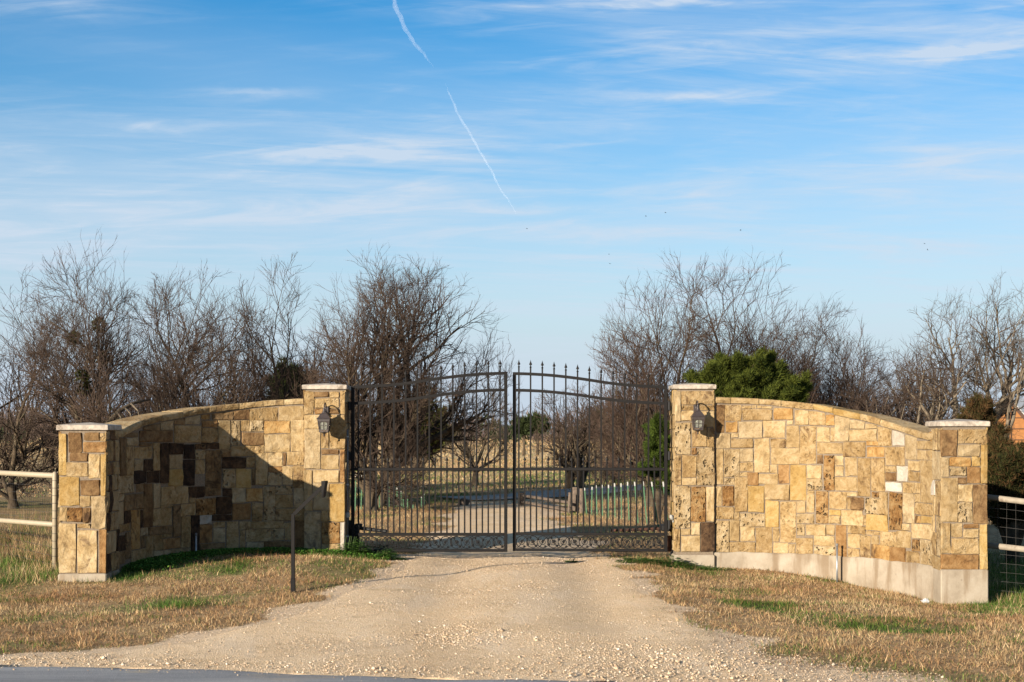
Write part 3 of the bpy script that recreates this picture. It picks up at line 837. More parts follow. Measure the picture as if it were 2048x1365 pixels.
class WallFrame:
    def __init__(self, Q, U, sign, coping):
        self.Q, self.U, self.cop = Q, U, np.array(coping)
        T = np.gradient(Q, axis=0)
        T /= np.linalg.norm(T, axis=1)[:, None]
        # outward = towards the road
        self.N = np.stack([T[:, 1], -T[:, 0]], 1) * sign
        self.sign = sign

    def xy(self, u, d):
        q = np.stack([np.interp(u, self.U, self.Q[:, k]) for k in (0, 1)], -1)
        n = np.stack([np.interp(u, self.U, self.N[:, k]) for k in (0, 1)], -1)
        n /= np.linalg.norm(n, axis=-1)[..., None]
        return q + n * np.asarray(d)[..., None]

    def world(self, V):
        V = np.asarray(V, float)
        return np.c_[self.xy(V[:, 0], V[:, 2]), V[:, 1]]

    def top(self, u):
        return np.interp(u, self.cop[:, 0], self.cop[:, 1])


def flip(F):
    return [tuple(reversed(f)) for f in F]


def build_wall(label, frame, table, joints, foot_top, foot_low, foot_out, seed, reach=9.0, shade_brown=0.0):
    r = np.random.default_rng(seed)
    mid = frame.xy(np.array([frame.U[-1] / 2]), np.array([0.0]))[0]
    t = thing('stone_wall', label, 'wall', (mid[0], mid[1], -0.2), 'curved wing walls')
    t['kind'] = 'thing'
    fl = (lambda F: flip(F)) if frame.sign < 0 else (lambda F: F)
    umax = frame.U[-1]
    THK = 0.34
    # mortared core
    us = np.linspace(0, umax, 70)
    V = []
    for u in us:
        zt = frame.top(u) - 0.055
        V += [(u, -0.6, -THK), (u, -0.6, 0), (u, zt, 0), (u, zt, -THK)]
    F = []
    for i in range(69):
        for k in range(4):
            a, b = i * 4 + k, i * 4 + (k + 1) % 4
            F.append((a, a + 4, b + 4, b))
    F += [(0, 1, 2, 3), tuple(69 * 4 + k for k in (3, 2, 1, 0))]
    obj('mortar_core', frame.world(V), fl(F), MORTAR, t)
    for (u0, u1, z0, z1, k) in table:
        if shade_brown and k in 'TR' and r.uniform() < shade_brown * smoothstep(u0, 0.5, 1.4):
            k = 'M'  # deepens the wall's shade by stone colour, more often towards the outer end
        if u1 > reach:
            u1 = umax                      # the last stone of a course runs in behind the end pillar
        u0, u1 = max(u0, 0.0), min(u1, umax)
        if u1 - u0 < 0.012:
            continue
        grow = 0.0014
        u0, u1, z0, z1 = u0 - grow, u1 + grow, z0 - grow, z1 + grow
        lim0 = frame.top((u0 + u1) / 2) - 0.094
        if z0 > lim0 - 0.02:
            continue
        V, F = stone_mesh(u1 - u0, z1 - z0, r.uniform(0.006, 0.019), r)
        V[:, 0] += u0
        V[:, 1] += z0
        V[:, 1] = np.minimum(V[:, 1], frame.top(V[:, 0]) - 0.094)
        obj('stone', frame.world(V), fl(F), STONE[k], t)
    # coping slabs along the curved top
    cuts = [0.0] + list(joints) + [umax]
    for i in range(len(cuts) - 1):
        a, b = cuts[i] + (0.004 if i else 0.0), cuts[i + 1] - 0.004
        n = max(3, int((b - a) / 0.09))
        us = np.linspace(a, b, n)
        hh = 0.078 + r.uniform(-0.004, 0.004)
        lift = r.uniform(-0.003, 0.005)
        out = 0.030 + r.uniform(-0.006, 0.008)
        V = []
        for j, u in enumerate(us):
            tp = frame.top(u) + lift
            w1, w2 = r.normal(0, 0.0035, 2)
            ends = 0.006 if j in (0, n - 1) else 0.0
            V += [(u, tp - hh + w2, out - 0.006 - ends), (u, tp - hh * 0.55 + w1, out + 0.003 + w1 - ends), (u, tp - 0.012, out + w2 - ends), (u, tp - ends * 0.4, out - 0.014),
                  (u, tp - ends * 0.4, -THK - 0.02), (u, tp - hh, -THK - 0.03)]
        m = 6
        F = []
        for j in range(n - 1):
            for k in range(m):
                p, q = j * m + k, j * m + (k + 1) % m
                F.append((p, p + m, q + m, q))
        F += [tuple(range(m)), tuple(range((n - 1) * m + m - 1, (n - 1) * m - 1, -1))]
        obj('coping_stone', frame.world(V), fl(F), STONE[r.choice(['C', 'T', 'Y'])], t)
    # concrete footing
    us = np.linspace(0, umax, 60)
    V = []
    for u in us:
        w = 0.006 * math.sin(u * 7 + seed) + 0.004 * math.sin(u * 19)
        V += [(u, foot_low, -THK - 0.03), (u, foot_low, foot_out + 0.006), (u, foot_top - 0.014 + w, foot_out), (u, foot_top + w, foot_out - 0.014), (u, foot_top, -THK - 0.03)]
    F = []
    for i in range(59):
        for k in range(5):
            a, b = i * 5 + k, i * 5 + (k + 1) % 5
            F.append((a, a + 5, b + 5, b))
    F += [(0, 1, 2, 3, 4), tuple(59 * 5 + k for k in (4, 3, 2, 1, 0))]
    obj('concrete_footing', frame.world(V), fl(F), CONCRETE, t)
    return t


RIGHT = WallFrame(RW_Q, RW_U, 1, COPING_RIGHT)
LEFT = WallFrame(LW_Q, LW_U, -1, COPING_LEFT)
build_wall('sunlit curved wall of pale sandstone blocks on a high concrete footing', RIGHT, parse(RIGHT_WALL_STONES), JOINTS_RIGHT, -0.004, -0.75, 0.028, 11, 3.2)
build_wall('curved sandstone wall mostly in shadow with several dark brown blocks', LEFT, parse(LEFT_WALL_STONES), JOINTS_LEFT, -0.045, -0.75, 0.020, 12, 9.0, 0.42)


def fill_face(w, z0, z1, r, kinds):
    """irregular ashlar for a pillar face that shows only edge-on"""
    out, z = [], z0
    while z < z1 - 0.05:
        h = min(r.uniform(0.10, 0.34), z1 - z)
        if z1 - z - h < 0.06:
            h = z1 - z
        x = 0.0
        while x < w - 0.03:
            ww = min(r.uniform(0.09, 0.30), w - x)
            if w - x - ww < 0.07:
                ww = w - x
            out.append((x + 0.004, x + ww - 0.004, z + 0.005, z + h - 0.005, r.choice(list(kinds))))
            x += ww
        z += h
    return out


def build_pillar(label, X0, X1, Y0, table, ztop, foot_top, foot_low, side, seed, side_table=None, kinds='CTTRBYD', cap_h=0.062):
    """side: +1 when the side that shows is the one at X1, -1 when it is the one at X0"""
    r = np.random.default_rng(seed)
    w = X1 - X0
    t = thing('stone_pillar', label, 'pillar', ((X0 + X1) / 2, Y0 + w / 2, foot_low + 0.5), 'entrance pillars')
    t['kind'] = 'thing'
    m = 0.012
    MB().box(X0 + m, X1 - m, Y0 + m, Y0 + w - m, -0.6, ztop - cap_h + 0.01).obj('mortar_core', MORTAR, t)

    def put(tab, fn, rev):
        for (a, b, z0, z1, k) in tab:
            z1 = min(z1, ztop - cap_h - 0.004)
            if z1 - z0 < 0.02 or b - a < 0.012:
                continue
            V, F = stone_mesh(b - a, z1 - z0, r.uniform(0.005, 0.012), r, 0.02)
            V[:, 0] += a
            V[:, 1] += z0
            obj('stone', fn(V), flip(F) if rev else F, STONE[k], t)
    put(table, lambda V: np.c_[X0 + V[:, 0], Y0 + 0.004 - V[:, 2], V[:, 1]], False)
    zlo = min(a[2] for a in table)
    for s in (side, -side):
        tab = side_table if (s == side and side_table) else fill_face(w, zlo, ztop - cap_h - 0.006, r, kinds)
        # a small inset keeps the arrises of two faces from sharing a plane
        tab = [(max(a, 0.012), min(b, w - 0.012), c, d, k) for a, b, c, d, k in tab]
        if s > 0:
            put(tab, lambda V: np.c_[X1 - 0.004 + V[:, 2], Y0 + V[:, 0], V[:, 1]], False)
        else:
            put(tab, lambda V: np.c_[X0 + 0.004 - V[:, 2], Y0 + V[:, 0], V[:, 1]], True)
    # cap: chamfered slab with a shallow pyramid on top
    o = 0.024
    cx, cy = (X0 + X1) / 2, Y0 + w / 2
    mb = MB()
    h = w / 2 + o
    rings = [(h - 0.006, ztop - cap_h), (h, ztop - cap_h + 0.006), (h, ztop - 0.008), (h - 0.010, ztop), (h * 0.5, ztop + 0.016)]
    V, F = [], []
    for hw, z in rings:
        V += [(cx - hw, cy - hw, z), (cx + hw, cy - hw, z), (cx + hw, cy + hw, z), (cx - hw, cy + hw, z)]
    for k in range(len(rings) - 1):
        for i in range(4):
            j = (i + 1) % 4
            F.append((k * 4 + i, k * 4 + j, k * 4 + 4 + j, k * 4 + 4 + i))
    V.append((cx, cy, ztop + 0.030))
    n = len(V) - 1
    for i in range(4):
        F.append((16 + i, 16 + (i + 1) % 4, n))
    F.append((3, 2, 1, 0))
    mb.add(V, F)
    mb.obj('cap', CAPSTONE, t)
    fo = 0.008
    MB().box(X0 - fo, X1 + fo, Y0 - fo - 0.012, Y0 + w + fo, foot_low, foot_top, 0.012).obj('concrete_footing', CONCRETE, t)
    return t


SIDE_RO = [(0.02, 0.18, 1.05, 1.62, 'G'), (0.20, 0.37, 1.40, 1.66, 'C'), (0.38, 0.54, 1.40, 1.66, 'T'), (0.20, 0.54, 1.05, 1.39, 'R'), (0.08, 0.30, 0.86, 1.04, 'W'), (0.31, 0.54, 0.62, 1.04, 'T'),
           (0.02, 0.30, 0.62, 0.85, 'C'), (0.02, 0.26, 0.42, 0.61, 'C'), (0.02, 0.34, 0.14, 0.41, 'T'), (0.35, 0.54, 0.14, 0.61, 'P'), (0.02, 0.54, -0.03, 0.13, 'T')]
SIDE_RO = [(0.55 - b, 0.55 - a, c, d, k) for a, b, c, d, k in SIDE_RO]
build_pillar('low end pillar of dull gold and brown blocks beside the cream pipe fence post', -5.225, -4.68, 16.4, parse(PILLAR_LO), 1.704, -0.015, -0.6, 1, 21, kinds='TRDBTR')
build_pillar('tall gate pillar half in shadow behind the bent access post', -2.81, -2.255, 19.2, parse(PILLAR_LI), 2.262, -0.10, -0.7, 1, 22, kinds='TRBT')
build_pillar('tall sunlit gate pillar of pitted cream sandstone with a lantern', 2.2, 2.73, 19.2, parse(PILLAR_RI), 2.266, -0.035, -0.7, -1, 23, kinds='CCTRY')
build_pillar('low end pillar on a tall pale concrete footing beside the grey rail fence', 5.1, 5.65, 16.9, parse(PILLAR_RO), 1.75, -0.012, -0.9, -1, 24, SIDE_RO)

# ------------------------------------------------------------------ iron gate
GATE_Y = 19.42
CURVE = np.array([(0, 238), (.2, 228), (.355, 215), (.506, 190), (.657, 170), (.81, 155), (1, 148)])   # ogee of the top rails, hinge to meeting stile
OGEE = lambda t: (238 - np.interp(t, CURVE[:, 0], CURVE[:, 1])) / 90.0


def smooth_ogee(t):
    k = np.linspace(-0.08, 0.08, 9)
    return np.mean([OGEE(np.clip(t + d, 0, 1)) for d in k], axis=0)


def finial_mesh():
    """spear head on a collar, standing on the end of a picket (origin at the tip of the bar)"""
    mb = MB()
    prof = [(0.011, 0), (0.015, 0.006), (0.015, 0.014), (0.008, 0.020), (0.0085, 0.030)]
    mb.lathe(prof, n=8)
    w, t = 0.022, 0.008
    V = [(0, -0.006, .028), (w, 0, .046), (0, 0.006, .028), (-w, 0, .046), (0, -t, .050), (0, t, .050), (0.008, 0, .080), (-0.008, 0, .080), (0, 0, .112), (0, -0.005, .080), (0, 0.005, .080)]
    F = [(0, 1, 4), (0, 4, 3), (2, 5, 1), (2, 3, 5), (4, 1, 6, 9), (4, 9, 7, 3), (5, 10, 6, 1), (5, 3, 7, 10), (9, 6, 8), (7, 9, 8), (6, 10, 8), (10, 7, 8), (0, 2, 1), (0, 3, 2)]
    mb.add(V, F)
    return mb.mesh('finial', IRON)


FINIAL = finial_mesh()


def scroll_mesh(w, h):
    """one cast scroll of the bottom band: crossing rings, tendrils and a vine leaf on each side"""
    mb = MB()
    r = h * 0.5
    for cx, ph in ((0.0, 0.0), (w * 0.5, 0.5)):
        a = np.linspace(-0.2, 1.75 * math.pi, 16) + ph
        mb.tube(np.c_[cx + r * 0.92 * np.cos(a), np.full(16, 0.004 if ph else -0.004), h / 2 + r * 0.92 * np.sin(a)], np.linspace(0.0095, 0.0070, 16), 4)
        a = np.linspace(0, 3.1 * math.pi, 20)
        rad = np.linspace(r * 0.55, r * 0.12, 20)
        mb.tube(np.c_[cx + rad * np.cos(a + 2 + ph), np.zeros(20), h / 2 + rad * np.sin(a + 2 + ph)], 0.0065, 4)
    s = np.linspace(0, 1, 14)
    mb.tube(np.c_[-w * 0.25 + w * 0.5 * s, np.zeros(14), h * (0.06 + 0.88 * smoothstep(s, 0, 1))], 0.0080, 4)
    mb.tube(np.c_[w * 0.75 - w * 0.5 * s, np.full(14, 0.005), h * (0.06 + 0.88 * smoothstep(s, 0, 1))], 0.0080, 4)
    for cx, cz, sc in ((-w * 0.02, h * 0.55, 0.024), (w * 0.27, h * 0.30, 0.026), (w * 0.52, h * 0.52, 0.024), (w * 0.76, h * 0.70, 0.024), (w * 0.10, h * 0.16, 0.018), (w * 0.40, h * 0.84, 0.018), (w * 0.24, h * 0.74, 0.020), (w * 0.66, h * 0.22, 0.020)):
        n = 12
        V = [(cx, -0.009, cz)]
        for i in range(n):
            a = 2 * math.pi * i / n
            rr = sc * (1.0 if i % 2 == 0 else 0.66)
            V.append((cx + rr * math.cos(a), -0.002, cz + rr * math.sin(a)))
        V.append((cx, 0.004, cz))
        F = [(0, 1 + i, 1 + (i + 1) % n) for i in range(n)] + [(n + 1, 1 + (i + 1) % n, 1 + i) for i in range(n)]
        mb.add(V, F)
    return mb.mesh('scroll', IRON)


def build_leaf(label, hinge_x, meet_x, swing):
    """one leaf, modelled from its hinge towards the middle, then swung by a hair"""
    W_ = abs(meet_x - hinge_x)
    d = 1 if meet_x > hinge_x else -1
    t = thing('gate_leaf', label, 'gate', (hinge_x, GATE_Y, 0.0), 'leaves of the double gate')
    t.rotation_euler = (0, 0, swing)
    O = np.array([hinge_x, GATE_Y, 0.0])

    def bar(name, a0, a1, z0, z1, th=0.040, mat=IRON, y=0.0):
        xa, xb = sorted((d * a0, d * a1))
        return MB().add(*(lambda m: (np.vstack(m.V) + O, m.F))(MB().box(xa, xb, y - th / 2, y + th / 2, z0, z1, 0.004))).obj(name, mat, t)
    zt = lambda a: 2.235 + 0.195 * smooth_ogee(np.asarray(a) / W_)
    z2 = lambda a: 2.012 + 0.190 * smooth_ogee(np.asarray(a) / W_)
    bar('hinge_stile', 0, 0.046, -0.012, float(zt(0.02)) + 0.019, 0.05)
    bar('meeting_stile', W_ - 0.046, W_, -0.012, float(zt(W_)) + 0.019, 0.046)

    def rail(name, zf, hh=0.040):
        aa = np.linspace(0.046, W_ - 0.046, 34)
        V, F = [], []
        for a in aa:
            z = float(zf(a))
            for yy, dz in ((-0.02, -hh / 2), (0.02, -hh / 2), (0.02, hh / 2), (-0.02, hh / 2)):
                V.append((O[0] + d * a, O[1] + yy, z + dz))
        for i in range(33):
            for k in range(4):
                p, q = i * 4 + k, i * 4 + (k + 1) % 4
                F.append((p, p + 4, q + 4, q) if d > 0 else (q, q + 4, p + 4, p))
        obj(name, V, F, IRON, t)
    rail('top_rail', zt)
    rail('arched_rail', z2)
    bar('middle_rail', 0.046, W_ - 0.046, 1.095, 1.136)
    bar('lower_rail', 0.046, W_ - 0.046, 0.206, 0.247)
    bar('bottom_rail', 0.046, W_ - 0.046, -0.012, 0.026)
    n = 13
    sp = 0.1612
    first = 0.099
    bw = 0.0105
    short = MB().box(-bw, bw, -bw, bw, 0.0, 1.194 - 0.247 + 0.002, 0.0).mesh('picket', IRON)
    for i in range(n):
        a = first + i * sp
        top = float(zt(a)) + 0.085
        me = MB().box(-bw, bw, -bw, bw, 0, top - 0.247).mesh('picket', IRON)
        p = place('picket', me, t, (O[0] + d * a, O[1], 0.247))
        place('finial', FINIAL, p, (O[0] + d * a, O[1], top))
        if i < n - 1:
            a2 = a + sp / 2
            p = place('picket', short, t, (O[0] + d * a2, O[1], 0.247))
            place('finial', FINIAL, p, (O[0] + d * a2, O[1], 1.194))
    m = 7
    mw = (W_ - 0.10) / m
    sm = scroll_mesh(mw, 0.178)
    for i in range(m):
        a = 0.05 + i * mw + (mw * 0.27 if d > 0 else mw * 0.73)
        place('scroll', sm, t, (O[0] + d * a, O[1], 0.027))
    for hz in (0.36, 1.30, 1.98):
        MB().add(*(lambda mm: (np.vstack(mm.V) + O + np.array([d * -0.022, 0.0, hz]), mm.F))(MB().lathe([(0.020, -0.06), (0.022, -0.055), (0.022, 0.055), (0.020, 0.06)], n=10))).obj('hinge', BLACKMETAL, t)
    return t


build_leaf('black iron gate leaf hung on the pillar behind the bent access post', -2.196, -0.062, 0.0)
build_leaf('black iron gate leaf hung on the sunlit cream pillar', 2.124, 0.007, math.radians(-3.6))

# swing gate operators behind the lower rails
t = thing('gate_operator', 'black gate opener arm low behind the shaded gate hinge', 'gate opener', (-2.24, 19.56, 0.2))
mb = MB().box(-2.30, -2.10, 19.50, 19.64, 0.02, 0.30, 0.01)
mb.obj('housing', BLACKMETAL, t)
MB().tube([(-2.22, 19.57, 0.315), (-1.72, 19.52, 0.262)], 0.026, 8).obj('arm', BLACKMETAL, t)
MB().box(-2.16, -2.06, 19.52, 19.60, 0.300, 0.365, 0.008).obj('bracket', BLACKMETAL, t)
t = thing('gate_operator', 'rusty toothed gate opener arm low beside the sunlit pillar', 'gate opener', (2.1, 19.58, 0.2))
MB().tube([(2.16, 19.60, 0.300), (1.36, 19.56, 0.268)], 0.020, 8).obj('arm', RUSTY, t)
MB().box(2.05, 2.19, 19.54, 19.66, 0.26, 0.35, 0.012).obj('housing', BLACKMETAL, t)
for k in range(7):
    x = 1.52 + k * 0.08
    MB().box(x, x + 0.03, 19.545, 19.585, 0.245 + 0.0016 * k, 0.262 + 0.0032 * k).obj('tooth', RUSTY, t)
MB().box(2.10, 2.19, 19.52, 19.60, -0.02, 0.20, 0.01).obj('bracket', RUSTY, t)

# small photo sensors on the inner pillar corners, and a grey conduit up the shaded one
t = thing('gate_sensor', 'small grey sensor box on the shaded inner side of the gate pillar', 'sensor', (-2.235, 19.35, 0.49))
MB().box(-2.248, -2.205, 19.26, 19.32, 0.46, 0.535, 0.006).obj('sensor_body', SENSORPLASTIC, t)
MB().box(-2.256, -2.249, 19.25, 19.33, 0.455, 0.54).obj('mounting_plate', GREYPIPE, t)
t = thing('gate_sensor', 'small whitish sensor cup on the corner of the sunlit gate pillar', 'sensor', (2.19, 19.3, 0.45))
mb = MB().tube([(2.185, 19.24, 0.455), (2.165, 19.22, 0.455), (2.150, 19.21, 0.475), (2.148, 19.21, 0.505)], [0.022, 0.026, 0.024, 0.018], 10)
mb.obj('sensor_body', SENSORPLASTIC, t, True)
MB().box(2.172, 2.186, 19.22, 19.28, 0.40, 0.50, 0.003).obj('mounting_plate', SENSORPLASTIC, t)
t = thing('conduit', 'thin grey conduit up the inner face of the shaded gate pillar', 'conduit', (-2.23, 19.4, -0.05))
MB().tube([(-2.232, 19.30, -0.15), (-2.232, 19.30, 1.0), (-2.232, 19.30, 1.66)], 0.013, 8).obj('pipe', GREYPIPE, t, True)
for z in (0.2, 0.9, 1.55):
    MB().box(-2.253, -2.214, 19.283, 19.317, z, z + 0.02).obj('strap', GALV, t)


# ------------------------------------------------------------------ wall lanterns
def build_lantern(label, X, wall_y, z_eave):
    t = thing('wall_lantern', label, 'lamp', (X, wall_y, z_eave), 'gate lanterns')
    y = wall_y - 0.215
    MB().box(X - 0.034, X + 0.034, wall_y - 0.024, wall_y - 0.006, z_eave + 0.03, z_eave + 0.17, 0.008).obj('backplate', LAMPMETAL, t)
    # bracket arm: out of the plate, up in a swan neck, down into the lantern, with a scroll on top
    s = np.linspace(0, 1, 22)
    ang = math.radians(-70) + s * math.radians(265)
    cy, cz = (wall_y + y) / 2 - 0.012, z_eave + 0.135
    arm = np.c_[np.full(22, X), cy + 0.098 * np.cos(ang), cz + 0.080 * np.sin(ang)]
    arm = np.vstack([[(X, wall_y - 0.02, z_eave + 0.05)], arm, [(X, y, z_eave + 0.09)]])
    MB().tube(arm, 0.0085, 8).obj('bracket_arm', LAMPMETAL, t, True)
    a = np.linspace(0, 1.6 * math.pi, 14)
    MB().tube(np.c_[np.full(14, X), y + 0.016 + 0.022 * np.cos(a), z_eave + 0.175 + np.linspace(0.024, 0.010, 14) * np.sin(a)], 0.006, 6).obj('scroll', LAMPMETAL, t, True)
    # canopy: concave pyramid with a wide eave
    rings = [(0.092, z_eave - 0.004), (0.094, z_eave), (0.078, z_eave + 0.016), (0.062, z_eave + 0.040), (0.047, z_eave + 0.062), (0.030, z_eave + 0.078), (0.028, z_eave + 0.084)]
    V, F = [], []
    for h, z in rings:
        V += [(X - h, y - h, z), (X + h, y - h, z), (X + h, y + h, z), (X - h, y + h, z)]
    for k in range(len(rings) - 1):
        for i in range(4):
            j = (i + 1) % 4
            F.append((k * 4 + i, k * 4 + j, k * 4 + 4 + j, k * 4 + 4 + i))
    F += [(3, 2, 1, 0), tuple(range(24, 28))]
    can = obj('canopy', V, F, LAMPMETAL, t)
    MB().lathe([(0.030, 0), (0.033, 0.006), (0.022, 0.012), (0.020, 0.034), (0.026, 0.040), (0.012, 0.050), (0.006, 0.06)], (X, y, z_eave + 0.084), 10).obj('finial_cup', LAMPMETAL, can, True)
    # tapered cage
    zb = z_eave - 0.172
    w1, w0 = 0.078, 0.056
    cage = MB()
    for sx in (-1, 1):
        for sy in (-1, 1):
            cage.tube([(X + sx * w0, y + sy * w0, zb), (X + sx * w1, y + sy * w1, z_eave - 0.003)], 0.0085, 4)
    for f in (0.0, 0.13, 0.90, 1.0):
        w = w0 + (w1 - w0) * f
        z = zb + f * (z_eave - 0.006 - zb)
        for sx, sy in ((1, 0), (-1, 0), (0, 1), (0, -1)):
            if sx:
                cage.box(X + sx * w - 0.006, X + sx * w + 0.006, y - w, y + w, z - 0.008, z + 0.008)
            else:
                cage.box(X - w, X + w, y + sy * w - 0.0065, y + sy * w + 0.0065, z - 0.0085, z + 0.0085)
    cage.obj('cage', LAMPMETAL, t)
    f0, f1 = 0.16, 0.86
    for sx, sy in ((0, -1), (1, 0), (-1, 0), (0, 1)):
        def pt(a, f, dd=0.0):
            w = w0 + (w1 - w0) * f
            z = zb + f * (z_eave - 0.006 - zb)
            return (X + sx * (w - 0.002 - dd) + (0 if sx else a * w * 0.92), y + sy * (w - 0.002 - dd) + (a * w * 0.92 if sx else 0), z)
        Vp = [pt(-1, f0), pt(1, f0), pt(1, f1), pt(-1, f1), pt(-1, f0, .004), pt(1, f0, .004), pt(1, f1, .004), pt(-1, f1, .004)]
        Fp = [(0, 1, 2, 3), (7, 6, 5, 4), (0, 4, 5, 1), (1, 5, 6, 2), (2, 6, 7, 3), (3, 7, 4, 0)]
        pane = obj('pane', Vp, Fp, LAMPGLASS, t)
        mm = MB()
        mm.tube([pt(0, f0, -0.003), pt(0, f1, -0.003)], 0.0042, 4)
        mm.tube([pt(-1, 0.50, -0.003), pt(1, 0.50, -0.003)], 0.0042, 4)
        aa = np.linspace(0, math.pi, 11)
        mm.tube([pt(0.80 * math.cos(q), 0.62 + 0.20 * math.sin(q), -0.003) for q in aa], 0.0048, 4)
        for q in (-0.8, 0.8):
            mm.tube([pt(q, f0, -0.003), pt(q, 0.62, -0.003)], 0.0045, 4)
        # spandrels above the arch
        for q in (-1, 1):
            Vs = [pt(q, 0.62, -0.003), pt(q, 0.88, -0.003), pt(q * 0.05, 0.88, -0.003), pt(q * 0.42, 0.79, -0.003), pt(q * 0.70, 0.70, -0.003)]
            mm.add(Vs, [(0, 1, 2, 3, 4)])
        mm.obj('muntin', LAMPMETAL, pane)
    MB().lathe([(0.010, -0.062), (0.003, -0.066), (0.014, -0.048), (0.008, -0.036), (0.024, -0.022), (0.050, -0.012), (0.070, -0.007), (0.070, 0.0)][1:], (X, y, zb), 12).obj('base_finial', LAMPMETAL, t, True)
    MB().lathe([(0.010, 0.0), (0.012, 0.02), (0.024, 0.05), (0.022, 0.075), (0.010, 0.09)], (X, y, zb + 0.02), 10).obj('bulb', TPOSTWHITE, t, True)
    return t


build_lantern('bronze wall lantern on the half shaded gate pillar', -2.505, 19.19, 1.800)
build_lantern('bronze wall lantern on the sunlit cream gate pillar', 2.480, 19.19, 1.828)

# ------------------------------------------------------------------ access post, pipes, litter
t = thing('access_post', 'bent square steel post with a small panel standing in the grass', 'post', (-2.386, 15.5, -0.06))
s = 0.019
gz = float(ground_z(-2.386, 15.5))
MB().box(-2.386 - s, -2.386 + s, 15.5 - s, 15.5 + s, gz - 0.25, 0.732, 0.003).obj('upright', IRON, t)
P0, P1 = np.array([-2.372, 15.5, 0.728]), np.array([-2.070, 15.5, 1.02])
dv = (P1 - P0) / np.linalg.norm(P1 - P0)
nv = np.array([-dv[2], 0, dv[0]])
V = []
for p in (P0 - dv * 0.004, P1):
    for a, b in ((-1, -1), (1, -1), (1, 1), (-1, 1)):
        V.append(p + nv * s * a + np.array([0, s * b, 0]))
obj('arm', V, [(3, 2, 1, 0), (4, 5, 6, 7)] + [(i, (i + 1) % 4, 4 + (i + 1) % 4, 4 + i) for i in range(4)], IRON, t)
MB().box(-2.386 - s - 0.005, -2.386 + s + 0.005, 15.5 - s - 0.005, 15.5 + s + 0.005, gz - 0.25, gz + 0.16, 0.003).obj('sleeve', IRON, t)
V = [(-2.075, 15.47, 1.085), (-2.025, 15.44, 1.090), (-2.052, 15.45, 0.905), (-2.072, 15.47, 0.910), (-2.062, 15.56, 1.085), (-2.012, 15.56, 1.088), (-2.036, 15.56, 0.915), (-2.058, 15.56, 0.920)]
obj('panel', V, [(3, 2, 1, 0), (4, 5, 6, 7), (0, 1, 5, 4), (2, 3, 7, 6), (1, 2, 6, 5), (3, 0, 4, 7)], IRON, t)

for (X, Y, z0, z1, lab) in ((4.24, 18.55, -0.5, 0.145, 'short galvanised pipe stub standing before the sunlit wall'),
                            (-4.11, 18.50, -0.3, 0.285, 'short galvanised pipe stub standing before the shaded wall')):
    t = thing('pipe_stub', lab, 'pipe', (X, Y, float(ground_z(X, Y))), 'pipe stubs before the walls')
    MB().tube([(X, Y, z0), (X, Y, z1)], 0.013, 10).obj('pipe', GALV, t, True)
    MB().lathe([(0.015, 0), (0.017, 0.004), (0.017, 0.030), (0.013, 0.036)], (X, Y, z1 - 0.012), 10).obj('cap', GREYPIPE, t, True)


def crumpled(name, c, size, mat, parent, seed, flat=0.5):
    r = np.random.default_rng(seed)
    nx = 8
    V, F = [], []
    for i in range(nx):
        for j in range(nx):
            a, b = 2 * math.pi * i / nx, math.pi * (j + 0.5) / nx
            q = size * r.uniform(0.55, 1.15)
            V.append((c[0] + q * math.cos(a) * math.sin(b), c[1] + 0.6 * q * math.sin(a) * math.sin(b), c[2] + flat * q * (1 - math.cos(b)) * 0.6))
    for i in range(nx):
        for j in range(nx - 1):
            k = (i + 1) % nx
            F.append((i * nx + j, k * nx + j, k * nx + j + 1, i * nx + j + 1))
    return obj(name, V, F, mat, parent)


gx, gy = 4.86, 16.72
t = thing('plastic_litter', 'crumpled white plastic bag lying at the foot of the concrete footing', 'litter', (gx, gy, float(ground_z(gx, gy))))
crumpled('bag', (gx, gy, float(ground_z(gx, gy)) + 0.005), 0.060, LITTER, t, 5, 0.75)
crumpled('green_corner', (gx + 0.055, gy - 0.01, float(ground_z(gx, gy)) - 0.005), 0.028, LITTERGREEN, t, 6, 0.5)


# ------------------------------------------------------------------ pipe fences beside the walls
def wire_panel(P, Q, top, bot, du, dv, parent, mat=WIRE, r=0.0017):
    """woven wire between two points of a fence line; top and bot are heights above ground at each end"""
    P, Q = np.array(P, float), np.array(Q, float)
    L = np.linalg.norm(Q - P)
    mb = MB()
    n = int(L / du)
    for i in range(n + 1):
        f = i / n
        p = P + (Q - P) * f
        g0 = float(ground_z(p[0], p[1]))
        mb.tube([(p[0], p[1], bot(f)), (p[0] + 0.004 * math.sin(i * 1.7), p[1], (bot(f) + top(f)) / 2), (p[0], p[1], top(f))], r, 3, False)
    m = int((top(0) - bot(0)) / dv)
    for j in range(m + 1):
        pts = []
        for i in range(0, n + 1, 4):
            f = i / n
            p = P + (Q - P) * f
            h = bot(f) + (top(f) - bot(f)) * j / m
            pts.append((p[0], p[1], h + 0.004 * math.sin(i * 0.9 + j)))
        if len(pts) > 1:
            mb.tube(pts, r, 3, False)
    o = mb.obj('wire_mesh', mat, parent)
    o['kind'] = 'stuff'
    return o


